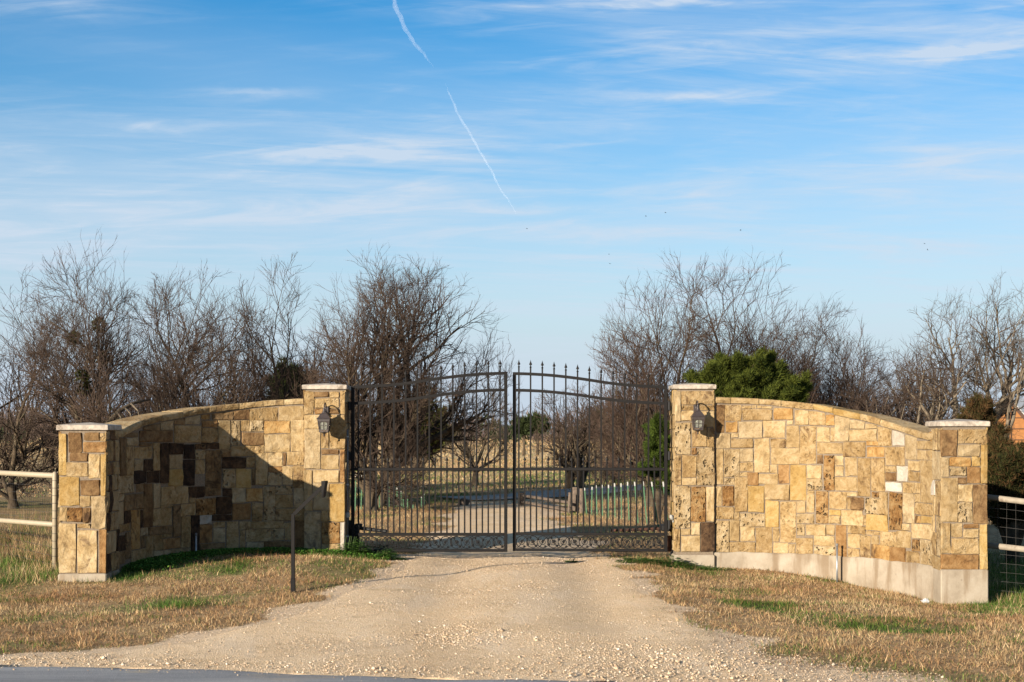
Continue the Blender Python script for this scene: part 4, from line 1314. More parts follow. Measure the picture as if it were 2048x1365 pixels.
A, B = np.array([-5.56, 17.3]), np.array([-9.6, 23.0])
t = thing('pipe_fence', 'cream painted two rail pipe fence joining the gold and brown end pillar', 'fence', (A[0], A[1], -0.14))
gA = float(ground_z(*A))
MB().tube([(A[0], A[1], gA - 0.3), (A[0], A[1], 1.10), (A[0], A[1], 1.125), (A[0], A[1], 1.14)], [0.031, 0.031, 0.027, 0.012], 12).obj('post', CREAMPAINT, t, True)
Bp = A + (B - A) * 0.62
gB = float(ground_z(*Bp))
MB().tube([(Bp[0], Bp[1], gB - 0.3), (Bp[0], Bp[1], 1.18)], 0.031, 12).obj('post', CREAMPAINT, t, True)
MB().tube([(A[0] - 0.02, A[1] + 0.03, 1.090), (B[0], B[1], 1.035)], 0.034, 12).obj('rail', CREAMPAINT, t, True)
MB().tube([(A[0] - 0.02, A[1] + 0.03, 0.495), (B[0], B[1], 0.30)], 0.032, 12).obj('rail', CREAMPAINT, t, True)
wire_panel(A + (B - A) * 0.006, B, lambda f: 1.06 - 0.05 * f, lambda f: -0.10, 0.09, 0.10, t)
for k in range(12):
    z = 0.02 + k * 0.092
    MB().lathe([(0.0325, -0.003), (0.0345, -0.001), (0.0345, 0.001), (0.0325, 0.003)], (A[0], A[1], z), 10).obj('wire_tie', WIRE, t)
A, B = np.array([5.66, 17.25]), np.array([9.5, 17.0])
t = thing('pipe_fence', 'greyish two rail pipe fence joining the end pillar with the high footing', 'fence', (A[0], A[1], -0.35))
MB().tube([(A[0], A[1], 0.845), (B[0], B[1], 0.38)], 0.036, 12).obj('rail', WEATHEREDPIPE, t, True)
MB().tube([(A[0], A[1], 0.262), (B[0], B[1], -0.16)], 0.036, 12).obj('rail', WEATHEREDPIPE, t, True)
MB().tube([(7.6, 17.14, -0.9), (7.6, 17.14, 0.72)], 0.036, 12).obj('post', WEATHEREDPIPE, t, True)
wire_panel(A + (B - A) * 0.004, B, lambda f: 0.83 - 0.46 * f, lambda f: -0.50 - 0.30 * f, 0.105, 0.105, t, r=0.0016)


# ------------------------------------------------------------------ stock fences of green steel posts behind the gate
def stake_fence(label, posts, loc):
    t = thing('stake_fence', label, 'fence', loc)
    tops, feet = [], []
    for (bx, by, tx, ty) in posts:
        D = (EYE + 0.10) * FOC / (by - 868)
        f, h = at(bx, by, D), at(tx, ty, D)
        p = MB().tube([f - (h - f) * 0.15, f + (h - f) * 0.90], 0.016, 4).obj('post', TPOSTGREEN, t)
        MB().tube([f + (h - f) * 0.90, h], 0.017, 4).obj('tip', TPOSTWHITE, p)
        tops.append(f + (h - f) * 0.92)
        feet.append(f)
    mb = MB()
    for i in range(len(tops) - 1):
        for j in range(8):
            q = j / 7
            mb.tube([feet[i] + (tops[i] - feet[i]) * q, feet[i + 1] + (tops[i + 1] - feet[i + 1]) * q], 0.0025, 3, False)
        for j in range(4):
            a = feet[i] + (feet[i + 1] - feet[i]) * j / 4
            b = tops[i] + (tops[i + 1] - tops[i]) * j / 4
            mb.tube([a, b], 0.0025, 3, False)
    o = mb.obj('wire_mesh', WIRE, t)
    o['kind'] = 'stuff'


stake_fence('row of green steel posts with white tips behind the sunlit gate leaf',
            [(1173, 1029, 1169, 976), (1183, 1031, 1184, 974), (1194, 1032, 1192, 971), (1205, 1035, 1204, 970), (1216, 1038, 1217, 970), (1230, 1038, 1229, 967), (1243, 1039, 1242, 967), (1258, 1042, 1255, 964), (1276, 1047, 1269, 964), (1294, 1049, 1286, 963), (1317, 1056, 1303, 964), (1338, 1062, 1326, 964)], (4.3, 26, -0.1))
stake_fence('line of green steel posts under the trees behind the shaded gate leaf',
            [(690, 1028, 694, 944), (710, 1024, 712, 947), (722, 1021, 724, 949), (734, 1018, 735, 951), (747, 1017, 747, 955), (759, 1016, 759, 959), (778, 1016, 778, 964), (794, 1017, 794, 975), (803, 1017, 802, 982), (807, 1018, 806, 985), (815, 1018, 815, 992), (821, 1019, 821, 997), (826, 1020, 826, 1000), (833, 1018, 833, 1001), (843, 1015, 843, 994), (848, 1012, 848, 988), (856, 1009, 856, 988)], (-2.7, 31, -0.1))

# timber of an old cattle guard where the drive meets the lane
t = thing('cattle_guard_wing', 'low dark timber wing with rails beside the drive behind the gate', 'barrier', (1.2, 33.5, -0.1))
p0, p1 = at(1041, 1012, 34.0), at(1137, 1026, 30.6)
MB().box(p0[0] - 0.06, p0[0] + 0.10, 33.9, 34.05, -0.25, 0.20, 0.012).obj('block', OLDWOOD, t)
MB().tube([p0 + np.array([0, 0, 0.25]), p1 + np.array([0, 0, 0.22])], 0.035, 6).obj('rail', OLDWOOD, t)
MB().tube([p0 + np.array([0, 0, 0.10]), p1 + np.array([0, 0, 0.05])], 0.035, 6).obj('rail', OLDWOOD, t)
MB().tube([(p1[0], p1[1], -0.3), (p1[0] + 0.03, p1[1], 0.34)], 0.032, 7).obj('post', OLDWOOD, t)
MB().tube([(p1[0] + 0.16, p1[1] + 0.3, -0.3), (p1[0] + 0.16, p1[1] + 0.3, 0.44)], 0.085, 8).obj('post', OLDWOOD, t)
MB().tube([(p1[0] + 0.30, p1[1] + 0.1, -0.3), (p1[0] + 0.31, p1[1] + 0.1, 0.42)], 0.07, 8).obj('post', OLDWOOD, t)
t = thing('timber_block', 'tilted old timber block at the edge of the drive behind the shaded gate leaf', 'timber', (-1.15, 34.0, -0.1))
q = at(925, 1012, 34.0)
V = np.array([(-.14, -.2, 0), (.12, -.2, 0), (.12, .2, 0), (-.14, .2, 0), (-.02, -.2, .19), (.20, -.2, .14), (.20, .2, .14), (-.02, .2, .19)]) + q
obj('block', V, [(3, 2, 1, 0), (4, 5, 6, 7), (0, 1, 5, 4), (1, 2, 6, 5), (2, 3, 7, 6), (3, 0, 4, 7)], OLDWOOD, t)

# ------------------------------------------------------------------ cabin beyond the fence
Dc = 58.0
ap = at(2019, 799, Dc)
t = thing('cabin', 'orange timber cabin with a pale metal roof seen past the end pillar', 'house', (ap[0] + 1.0, Dc + 2, -0.1))
ridge_dir = np.array([0.80, 0.60, 0.0])
across = np.array([0.92, -0.39, 0.0])
half, rise, wall_h, Lr = 1.45, 1.75, 2.5, 7.0
apex = ap.copy()
eL = apex - across * half - np.array([0, 0, rise])
eR = apex + across * half * 1.5 - np.array([0, 0, rise * 1.5])
up = np.array([0, 0, 1.0])


def slab(a, b, c, d, th):
    n = np.cross(np.array(b) - a, np.array(d) - a)
    n /= np.linalg.norm(n)
    V = [a, b, c, d] + [p - n * th for p in (a, b, c, d)]
    return V, [(0, 1, 2, 3), (7, 6, 5, 4), (0, 4, 5, 1), (1, 5, 6, 2), (2, 6, 7, 3), (3, 7, 4, 0)]


ins = ridge_dir * 0.25
gl, gr = eL + ins, eR + ins
zb = -0.2
Vw = [gl + across * 0.1, gr - across * 0.1, apex + ins - up * 0.1, np.array([*(gl + across * 0.1)[:2], zb]), np.array([*(gr - across * 0.1)[:2], zb])]
back = ridge_dir * (Lr - 0.5)
Vw += [v + back for v in Vw]
wl = obj('wall', Vw, [(3, 4, 1, 2, 0), (5, 7, 6, 9, 8), (3, 0, 5, 8), (1, 4, 9, 6), (0, 2, 7, 5), (2, 1, 6, 7)], SIDING, t)
for (a, b, nm) in ((eL, apex, 'roof'), (apex, eR, 'roof')):
    V, F = slab(a + up * 0.02, b + up * 0.02, b + ridge_dir * Lr + up * 0.02, a + ridge_dir * Lr + up * 0.02, -0.06)
    rf = obj(nm, V, F, ROOFMETAL, t)
    for k in range(1, 5):
        a0 = a + (b - a) * k / 5 + up * 0.10
        MB().tube([a0, a0 + ridge_dir * Lr], 0.02, 4).obj('seam', ROOFMETAL, rf)
MB().tube([eL - ridge_dir * 0.03 - up * 0.06, apex - ridge_dir * 0.03 - up * 0.05], 0.09, 4).obj('barge_board', TRIM, t)
MB().tube([apex - ridge_dir * 0.03 - up * 0.05, eR - ridge_dir * 0.03 - up * 0.06], 0.09, 4).obj('barge_board', TRIM, t)
nrm = np.array([-across[1], across[0], 0]) * -1
nrm = nrm if nrm[1] < 0 else -nrm
base = apex + ins + nrm * 0.03
for k in range(1, 6):
    z = apex[2] - 0.45 * k - 0.3
    wdt = min(1.0, (0.45 * k + 0.3) / rise)
    a, b = base - across * half * wdt * 0.95, base + across * half * 1.5 * min(1.0, wdt * 0.66) * 0.95
    MB().tube([(a[0], a[1], z), (b[0], b[1], z)], 0.022, 4).obj('batten', TRIM, t)
for f in (-0.55, -0.05, 0.45, 0.95):
    p = base + across * half * f
    zt_ = apex[2] - rise * abs(f) - 0.25
    MB().tube([(p[0], p[1], zb), (p[0], p[1], zt_)], 0.025, 4).obj('batten', TRIM, t)


# ------------------------------------------------------------------ bare winter trees
def unit(v):
    return v / (np.linalg.norm(v, axis=-1, keepdims=True) + 1e-9)


def walk(r, start, dirn, length, n, wig, up):
    N = len(start)
    P = np.empty((N, n + 1, 3))
    P[:, 0] = start
    d = unit(dirn)
    step = (length / n)[:, None]
    for k in range(n):
        d = unit(d + r.normal(0, wig, (N, 3)) + np.array([0, 0, up]))
        P[:, k + 1] = P[:, k] + d * step
    return P


def spawn(r, P, R, m, ratio, ang, tmin, tmax=1.0, jitter=0.25, parent_len=None, rr=0.62, bias=1.0):
    N, n1, _ = P.shape
    n = n1 - 1
    t = tmin + (tmax - tmin) * ((np.arange(m)[None, :] + r.uniform(0, 1, (N, m))) / m) ** bias
    f = t * n
    i = np.clip(f.astype(int), 0, n - 1)
    w = (f - i)[..., None]
    rows = np.arange(N)[:, None]
    s = P[rows, i] * (1 - w) + P[rows, i + 1] * w
    tang = unit(P[rows, i + 1] - P[rows, i])
    rad = (R[rows, i] * (1 - w[..., 0]) + R[rows, i + 1] * w[..., 0]) * rr
    rnd = unit(r.normal(size=tang.shape))
    perp = unit(rnd - tang * np.sum(rnd * tang, -1, keepdims=True))
    a = np.radians(ang) * r.uniform(0.6, 1.3, t.shape)[..., None]
    dirn = tang * np.cos(a) + perp * np.sin(a)
    L = parent_len[:, None] * ratio * (1 - 0.5 * t) * r.uniform(1 - jitter, 1 + jitter, t.shape)
    return s.reshape(-1, 3), dirn.reshape(-1, 3), L.ravel(), rad.ravel()


def taper(r0, n, tip):
    f = np.linspace(0, 1, n + 1)[None, :]
    return r0[:, None] * (1 - f * (1 - tip))


def tubes(P, R, sides):
    N, n1, _ = P.shape
    T = np.gradient(P, axis=1)
    T = unit(T)
    ref = np.where(np.abs(T[..., 2:3]) < 0.85, np.array([0, 0, 1.0]), np.array([1.0, 0, 0]))
    U = unit(np.cross(T, ref))
    Wv = np.cross(T, U)
    a = 2 * math.pi * np.arange(sides) / sides
    V = P[:, :, None, :] + R[:, :, None, None] * (np.cos(a)[None, None, :, None] * U[:, :, None, :] + np.sin(a)[None, None, :, None] * Wv[:, :, None, :])
    V = V.reshape(-1, 3)
    b = np.arange(N)[:, None, None] * n1 * sides + np.arange(n1 - 1)[None, :, None] * sides
    k = np.arange(sides)[None, None, :]
    kn = (k + 1) % sides
    F = np.stack([b + k, b + kn, b + sides + kn, b + sides + k], -1).reshape(-1, 4)
    return V, F


def join(parts):
    Vs, Fs, n = [], [], 0
    for V, F in parts:
        Vs.append(V)
        Fs.append(F + n)
        n += len(V)
    return np.vstack(Vs), np.vstack(Fs)


def cones(S, Dn, L, R):
    """three sided tapering twig tips"""
    U = unit(np.cross(Dn, np.where(np.abs(Dn[:, 2:3]) < 0.85, np.array([0, 0, 1.0]), np.array([1.0, 0, 0]))))
    Wv = np.cross(Dn, U)
    V = np.empty((len(S), 4, 3))
    for k in range(3):
        a = 2.094 * k
        V[:, k] = S + (U * math.cos(a) + Wv * math.sin(a)) * R[:, None]
    V[:, 3] = S + Dn * L[:, None]
    b = np.arange(len(S))[:, None, None] * 4
    F = (b + np.array([(0, 1, 3), (1, 2, 3), (2, 0, 3)])[None]).reshape(-1, 3)
    return V.reshape(-1, 3), F


def to_shell(p, dn, C, R, ph, bump):
    """distance from p along dn to the lobed shell of the crown"""
    q, v = (p - C) / R, dn / R
    a = (v * v).sum(-1)
    b = (q * v).sum(-1)
    c = (q * q).sum(-1) - 1
    t = (-b + np.sqrt(np.maximum(b * b - a * c, 0))) / a
    h = p + dn * t[:, None]
    ang = np.arctan2(h[:, 0] - C[0], h[:, 2] - C[2] + 1e-6)
    az = np.arctan2(h[:, 1] - C[1], h[:, 0] - C[0] + 1e-6)
    k = 1 + bump * (np.sin(ang * 4 + ph[0]) + 0.8 * np.sin(ang * 7 + az * 2 + ph[1]) + 0.5 * np.sin(ang * 13 + az * 3 + ph[2]))
    return np.maximum(t, 0.02) * np.clip(k, 0.6, 1.25)


def fan_tree(seed, left, right, top, depth, radius, min_r, stems=6, spread=48, kids=(10, 7, 6), sub=3, ang=(44, 40, 38), split=0.10, bump=0.08, shell=0.48, tip_up=0.18, bend=1.5):
    """many stems fanning out of a short bole; every branch reaches for the shell of the crown"""
    r = np.random.default_rng(seed)
    hw, mid = (right - left) / 2, (right + left) / 2
    C = np.array([mid, 0, top * shell])
    R = np.array([hw, depth, top * (1.0 - shell)])
    ph = r.uniform(0, 6.28, 3)
    bole = walk(r, np.zeros((1, 3)), np.array([[0.12 * mid, 0, 1.0]]), np.array([split * top]), 3, 0.05, 0.0)
    Rb = taper(np.array([radius]), 3, 0.85)
    Rb[:, 0] *= 1.35
    trunk = [tubes(bole, Rb, 9)]
    # stems: evenly fanned, the outer ones bowing upwards
    k = np.arange(stems)
    az = 2.399 * k + r.uniform(0, 6.28)
    th = np.radians(spread) * np.sqrt((k + 0.4) / stems) * r.uniform(0.8, 1.15, stems)
    dn = np.stack([np.sin(th) * np.cos(az) + 0.35 * mid / max(hw, 0.1), np.sin(th) * np.sin(az) * 0.8, np.cos(th)], 1)
    dn = unit(dn)
    st = bole[0, r.integers(1, 4, stems)]
    L = to_shell(st, dn, C, R, ph, bump) * r.uniform(0.80, 0.93, stems)
    S = walk(r, st, dn, L, 10, 0.065 * bend, 0.022)
    RS = taper(radius * r.uniform(0.42, 0.66, stems), 10, 0.13)
    trunk.append(tubes(S, RS, 7))
    P, Rr, PL = S, RS, L
    lim = (0.42 * top, 0.22 * top, 0.12 * top)
    frac = (0.80, 0.85, 1.0)
    seg = (7, 4, 3)
    wig = (0.085 * bend, 0.11 * bend, 0.14 * bend)
    up = (0.035, 0.045, 0.06)
    crown = []
    for i, m in enumerate(kids):
        s, dn, _, rd = spawn(r, P, Rr, m, 1.0, ang[i], (0.22, 0.20, 0.18)[i], 1.0, parent_len=PL, rr=0.72, bias=(0.72, 0.75, 0.8)[i])
        dn = unit(dn + np.array([0, 0, 0.08]))
        L = np.clip(to_shell(s, dn, C, R, ph, bump) * frac[i], (0.13, 0.085, 0.055)[i] * top, lim[i]) * r.uniform(0.6, 1.1, len(s))
        keep = L > 0.0
        s, dn, L, rd = s[keep], dn[keep], L[keep], rd[keep]
        P = walk(r, s, dn, L, seg[i], wig[i], up[i])
        Rr = taper(np.maximum(rd, min_r * (1.5, 1.15, 0.85)[i]), seg[i], (0.25, 0.4, 0.5)[i])
        PL = L
        (trunk if i == 0 else crown).append(tubes(P, Rr, (5, 4, 3)[i]))
        if i == 0:
            forks = P[:, 3]
    s2, d2, L2, r2 = spawn(r, P, Rr, sub, 0.62, 34, 0.15, 1.0, parent_len=PL, rr=0.9)
    tips = cones(s2, unit(d2 + np.array([0, 0, tip_up])), np.clip(L2, 0.06, 0.5), np.full(len(s2), min_r * 0.62))
    V, F = join(crown)
    F = np.vstack([F[:, [0, 1, 2]], F[:, [0, 2, 3]]])
    return join(trunk), join([(V, F), tips]), forks, r


def bare_tree(name, label, bx, D, lx, rx, ty, seed, radius=0.13, twig=TWIG, brk=BARK, group='bare trees beyond the walls', min_r=0.0050, mistletoe=0, **kw):
    X = (bx - 1024) * D / FOC
    l, rgt = (lx - bx) * D / FOC, (rx - bx) * D / FOC
    zg = float(ground_z(X, D))
    top = EYE - (ty - 868) * D / FOC - zg
    O = np.array([X, D, zg - 0.06])
    (V, F), (V2, F2), forks, r = fan_tree(seed, l, rgt, top * 1.05, 0.5 * (rgt - l) * 0.75, radius, min_r, **kw)
    t = thing(name, label, 'tree', (X, D, zg), group)
    obj('trunk', V + O, F, brk, t, smooth=True)
    obj('crown', V2 + O, F2, twig, t)
    if mistletoe:
        ends = forks[(forks[:, 2] > top * 0.45) & (forks[:, 2] < top * 0.8)]
        for q in ends[r.choice(len(ends), mistletoe, replace=False)]:
            foliage_ball('mistletoe', t, q + O, r.uniform(0.12, 0.22), 260, r, (0.030, 0.034, 0.007), (0.085, 0.085, 0.018))
    TREES[seed] = t
    return t


def spikes(C, Dn, L, Wd, r):
    """thin pointed leaves: one triangle each"""
    side = unit(np.cross(Dn, unit(r.normal(size=Dn.shape))))
    a = C - side * Wd[:, None] * 0.5
    b = C + side * Wd[:, None] * 0.5
    c = C + Dn * L[:, None]
    V = np.stack([a, b, c], 1).reshape(-1, 3)
    return V, np.arange(len(V)).reshape(-1, 3)


def foliage_ball(name, parent, c, rad, n, r, dark, lit):
    p = unit(r.normal(size=(n, 3))) * (rad * r.uniform(0.2, 1, n) ** 0.5)[:, None]
    V, F = spikes(c + p, unit(p + r.normal(0, rad * 0.5, p.shape)), np.full(n, 0.07), np.full(n, 0.035), r)
    k = r.uniform(0, 1, n)[:, None]
    col = np.array(dark) * (1 - k) + np.array(lit) * k
    return obj(name, V, F, LEAF, parent, col=np.repeat(col, 3, 0))


def juniper(label, bx, D, lobes, n, dark, lit, spray=0.13, seed=1, cat='juniper', base_y=None, trunk_r=0.09, name='juniper_tree', brown=0.0, group='junipers', wdt=0.020):
    """lobes: (px, py of the lobe's tip, px, py of its root, radius in metres, share of sprays)"""
    r = np.random.default_rng(seed)
    X = (bx - 1024) * D / FOC
    zg = float(ground_z(X, D))
    t = thing(name, label, 'tree', (X, D, zg), group)
    tot = sum(l[5] for l in lobes)
    C, Dn, K = [], [], []
    tb = MB()
    full = []
    for (tx, ty, rx, ry, rad, sh) in lobes:
        full.append((tx, ty, rx, ry, rad * 0.50, sh * 0.5))
        for q in range(6):                       # side plumes off each limb
            f = r.uniform(0.3, 0.85)
            sx, sy = rx + (tx - rx) * f, ry + (ty - ry) * f
            w = rad * FOC / D
            full.append((sx + r.uniform(-1.25, 1.25) * w, sy - r.uniform(-0.1, 1.35) * w, sx, sy + 0.3 * w, rad * r.uniform(0.16, 0.34), sh * 0.17))
    tot = sum(l[5] for l in full)
    for (tx, ty, rx, ry, rad, sh) in full:
        m = int(n * sh / tot)
        off = r.uniform(-0.6, 0.6)
        tip, root = at(tx, ty, D), at(rx, ry, D)
        tip = tip + np.array([0, off * 0.9, 0])
        ax = tip - root
        Ln = np.linalg.norm(ax)
        axu = ax / Ln
        tb.tube([np.array([X, D, max(zg, root[2] - 1.2)]), root, root + ax * 0.55], [trunk_r * 0.5, trunk_r * 0.35, 0.012], 5)
        tt = r.uniform(0, 1, m) ** 0.8
        rr = rad * (np.sin(math.pi * np.clip(0.16 + tt * 0.80, 0, 1)) ** 0.7 + 0.05) * np.sqrt(r.uniform(0.12, 1, m))
        a = r.uniform(0, 2 * math.pi, m)
        u = unit(np.cross(axu, np.array([0, 1.0, 0.01])))
        v = np.cross(axu, u)
        lump = 1 + 0.28 * np.sin(a * 3 + tt * 9 + seed) + 0.22 * np.sin(a * 5 - tt * 14 + tx)
        radv = (np.cos(a)[:, None] * u + np.sin(a)[:, None] * v)
        C.append(root + ax * tt[:, None] + radv * (rr * lump)[:, None])
        Dn.append(unit(axu * 0.75 + radv * 0.65 + np.array([0, 0, 0.35]) + r.normal(0, 0.25, (m, 3))))
        K.append(np.full(m, r.uniform(-0.15, 0.15)))
    C, Dn, K = np.vstack(C), np.vstack(Dn), np.hstack(K)
    reps = 5
    Cm = np.repeat(C, reps, 0) + r.normal(0, 0.022, (len(C) * reps, 3))
    Dm = unit(np.repeat(Dn, reps, 0) + r.normal(0, 0.38, (len(C) * reps, 3)))
    L = spray * r.uniform(0.6, 1.35, len(Cm))
    V, F = spikes(Cm, Dm, L, np.full(len(Cm), wdt) * r.uniform(0.7, 1.3, len(Cm)), r)
    k = np.clip(np.repeat(K, reps) + r.uniform(0, 1, len(Cm)), 0, 1)[:, None]
    col = np.array(dark) * (1 - k) + np.array(lit) * k
    if brown:
        bm = (np.repeat(r.uniform(0, 1, len(C)), reps) < brown)[:, None]
        col = np.where(bm, np.array([0.085, 0.046, 0.018]) * (0.6 + 0.8 * k), col)
    obj('crown', V, F, LEAF, t, col=np.repeat(col, 3, 0))
    tb.tube([(X, D, zg - 0.15), (X, D, zg + 0.5), (X + 0.03, D, zg + 1.4)], [trunk_r * 1.3, trunk_r, trunk_r * 0.6], 8)
    tb.obj('trunk', BARK, t, True)
    return t


TREES = {}


def again(seed, label, bx, D, rotz, sc):
    """another tree of the same kind: copies of the tree and of each of its parts"""
    src = TREES[seed]
    X = (bx - 1024) * D / FOC
    t = src.copy()
    COL.objects.link(t)
    t.location = (X, D, float(ground_z(X, D)))
    t.rotation_euler = (0, 0, rotz)
    t.scale = sc
    t['label'] = label
    for ch in src.children:
        if ch.name.split('.')[0] in ('trunk', 'crown'):
            k = ch.copy()
            COL.objects.link(k)
            k.parent = t


OAK = dict(brk=BARKPALE, bend=2.1, ang=(48, 46, 44))
bare_tree('bare_tree', 'bare tree with mistletoe tufts behind the gold and brown end pillar', 186, 30, 40, 330, 468, 101, 0.15, stems=5, spread=52, mistletoe=5, split=0.2, kids=(10, 8, 6), shell=0.54, bump=0.09)
bare_tree('bare_tree', 'bare spreading tree cut by the edge of the photo beyond the cream fence', -20, 33, -230, 150, 580, 102, 0.14, stems=6, spread=80, kids=(9, 6, 5), bend=1.7)
bare_tree('bare_tree', 'bare thin stemmed tree just behind the low cream fence rails', 112, 36, 0, 220, 512, 118, 0.09, stems=5, spread=54, kids=(8, 6, 4))
bare_tree('bare_tree', 'bare many stemmed tree above the rising curve of the shaded wall', 415, 31, 250, 570, 528, 103, 0.14, stems=8, spread=74, kids=(10, 7, 6))
bare_tree('bare_tree', 'bare tree between the shaded wall and its tall gate pillar', 555, 33, 425, 700, 522, 104, 0.13, stems=8, spread=72, kids=(10, 7, 6))
bare_tree('bare_tree', 'tall bare tree rising straight behind the half shaded gate pillar', 742, 31, 600, 890, 492, 105, 0.15, stems=8, spread=58, shell=0.58)
bare_tree('bare_tree', 'bare tree leaning over the shaded gate leaf with thick dark limbs', 758, 33, 690, 1015, 535, 126, 0.19, stems=6, spread=66, split=0.24, shell=0.66, bend=1.6, kids=(9, 6, 6))
bare_tree('bare_tree', 'bare rounded tree behind the hinges of the sunlit gate leaf', 1300, 33, 1192, 1440, 498, 107, 0.15, stems=8, spread=66, twig=TWIGRED, kids=(10, 7, 6))
bare_tree('bare_tree', 'tall bare tree rising behind the bright green juniper', 1508, 35, 1385, 1645, 482, 108, 0.15, stems=8, spread=60, twig=TWIGRED, kids=(10, 7, 6))
bare_tree('bare_tree', 'bare tree fanning out over the crest of the sunlit wall', 1610, 37, 1500, 1750, 568, 109, 0.14, stems=7, spread=72, twig=TWIGRED)
bare_tree('bare_tree', 'bare low tree with crooked forking trunk above the sloping coping', 1775, 35, 1660, 1890, 622, 110, 0.17, stems=7, spread=86, kids=(9, 7, 6), **OAK)
bare_tree('bare_tree', 'bare pale tree with upright limbs behind the high footing end pillar', 1926, 38, 1815, 1972, 568, 131, 0.21, stems=5, spread=42, kids=(8, 6, 5), split=0.22, twig=TWIGPALE, **OAK)
bare_tree('bare_tree', 'bare pale tree with curving limbs near the timber cabin', 1968, 40, 1925, 2085, 560, 112, 0.20, stems=4, spread=40, kids=(8, 6, 5), split=0.3, shell=0.64, twig=TWIGPALE, **OAK)
bare_tree('bare_tree', 'bare leaning tree in front of the timber cabin', 1995, 34, 1990, 2130, 640, 113, 0.13, stems=2, spread=30, kids=(5, 4, 3), split=0.3, shell=0.66, twig=TWIGPALE, **OAK)
bare_tree('bare_tree', 'small bare tree in the field seen through the shaded gate leaf', 950, 47, 874, 1022, 768, 114, 0.11, stems=5, spread=60, group='bare trees seen through the gate', twig=TWIGPALE, kids=(8, 5, 4), split=0.2, shell=0.56, min_r=0.006, bend=1.4)
bare_tree('bare_tree', 'bare twin stemmed tree in the field seen through the sunlit gate leaf', 1139, 44, 1048, 1215, 775, 115, 0.14, stems=5, spread=62, group='bare trees seen through the gate', kids=(8, 5, 4), split=0.24, shell=0.58, min_r=0.006, bend=1.4)
bare_tree('bare_tree', 'bare dark tree by the row of green white tipped posts', 1162, 43, 1080, 1262, 765, 116, 0.13, stems=5, spread=62, group='bare trees seen through the gate', kids=(8, 5, 4), split=0.24, shell=0.58, min_r=0.006, bend=1.4)
bare_tree('bare_tree', 'slender bare tree far back in the gap beside the twin stemmed one', 1232, 52, 1165, 1300, 755, 117, 0.10, stems=5, spread=46, group='bare trees seen through the gate', kids=(8, 5, 4), min_r=0.006)

again(104, 'bare bushy tree in the gap between the mistletoe tree and the many stemmed one', 322, 37, 2.2, (1.0, 1.0, 1.0))
again(118, 'bare leaning tree rising at the very edge of the photo above the cream rails', 28, 32, 1.2, (1.25, 1.25, 0.92))
again(109, 'bare reddish tree in the gap between the sunlit wall crest and the crooked tree', 1690, 40, 2.7, (1.0, 1.0, 0.92))
again(110, 'bare crooked tree farther back between the crooked and the upright pale trees', 1850, 44, 1.9, (1.05, 1.05, 1.12))

GREEN_D, GREEN_L = (0.010, 0.020, 0.004), (0.110, 0.135, 0.016)
juniper('bright green juniper bush behind the crest of the sunlit wall', 1500, 25, [
    (1375, 752, 1450, 800, 0.17, 0.9), (1402, 748, 1455, 800, 0.16, 0.8), (1440, 712, 1470, 795, 0.19, 1.0), (1425, 735, 1465, 800, 0.20, 0.9), (1470, 728, 1485, 800, 0.22, 1.1), (1500, 718, 1495, 800, 0.24, 1.2), (1532, 722, 1510, 800, 0.24, 1.2), (1562, 728, 1520, 805, 0.22, 1.1),
    (1590, 752, 1530, 810, 0.20, 1.0), (1615, 764, 1545, 815, 0.17, 0.9), (1628, 772, 1560, 815, 0.14, 0.7), (1606, 796, 1540, 820, 0.20, 0.9), (1395, 788, 1460, 820, 0.22, 0.9), (1470, 790, 1490, 840, 0.26, 0.7), (1530, 790, 1510, 840, 0.26, 0.7), (1440, 810, 1480, 870, 0.4, 0.9), (1560, 815, 1520, 870, 0.4, 0.9),
    (1560, 890, 1500, 930, 0.45, .5), (1440, 890, 1500, 930, 0.45, .5)], 21000, GREEN_D, (0.105, 0.120, 0.018), 0.085, 51, wdt=0.012)
juniper('narrow green juniper seen through the hinge side of the sunlit gate leaf', 1316, 27, [
    (1312, 832, 1312, 900, 0.16, 0.8), (1330, 850, 1318, 920, 0.18, 0.9), (1298, 878, 1314, 930, 0.16, 0.8), (1338, 895, 1318, 950, 0.20, 0.9), (1284, 930, 1312, 955, 0.17, 0.8), (1325, 935, 1316, 985, 0.24, 1.0), (1345, 940, 1320, 990, .2, .6)], 7000, GREEN_D, (0.075, 0.105, 0.014), 0.075, 52, trunk_r=0.05, wdt=0.013)
juniper('dark olive juniper thicket behind the grey rail fence', 2025, 22, [
    (1985, 915, 2000, 970, 0.24, 1.0), (2015, 912, 2020, 975, 0.26, 1.2), (2048, 925, 2035, 985, 0.26, 1.1), (1978, 930, 2005, 990, 0.28, 1.0), (2005, 960, 2020, 1030, 0.42, 1.4), (2050, 970, 2035, 1040, 0.42, 1.3), (1985, 1010, 2010, 1050, 0.3, .9), (2090, 900, 2060, 1000, .4, .8)], 13000, (0.010, 0.012, 0.004), (0.052, 0.050, 0.013), 0.075, 53, brown=0.28, wdt=0.013)
juniper('small rusty brown juniper in the gap behind the high footing end pillar', 1955, 31, [
    (1938, 800, 1950, 860, 0.22, 1.0), (1960, 792, 1955, 850, 0.2, 0.9), (1985, 818, 1965, 870, 0.25, 1.0), (1915, 838, 1945, 870, 0.24, .9), (1995, 850, 1975, 900, .28, 1.)], 2600, (0.016, 0.017, 0.006), (0.07, 0.056, 0.018), 0.10, 54, brown=0.45, wdt=0.016)
juniper('low rusty juniper beside the foot of the leaning tree', 2015, 29, [
    (1985, 880, 2000, 920, 0.20, 1.0), (2015, 895, 2015, 930, 0.20, 1.0), (2048, 905, 2030, 940, .2, 1.)], 2200, (0.016, 0.017, 0.006), (0.07, 0.056, 0.018), 0.10, 55, brown=0.4, wdt=0.016)
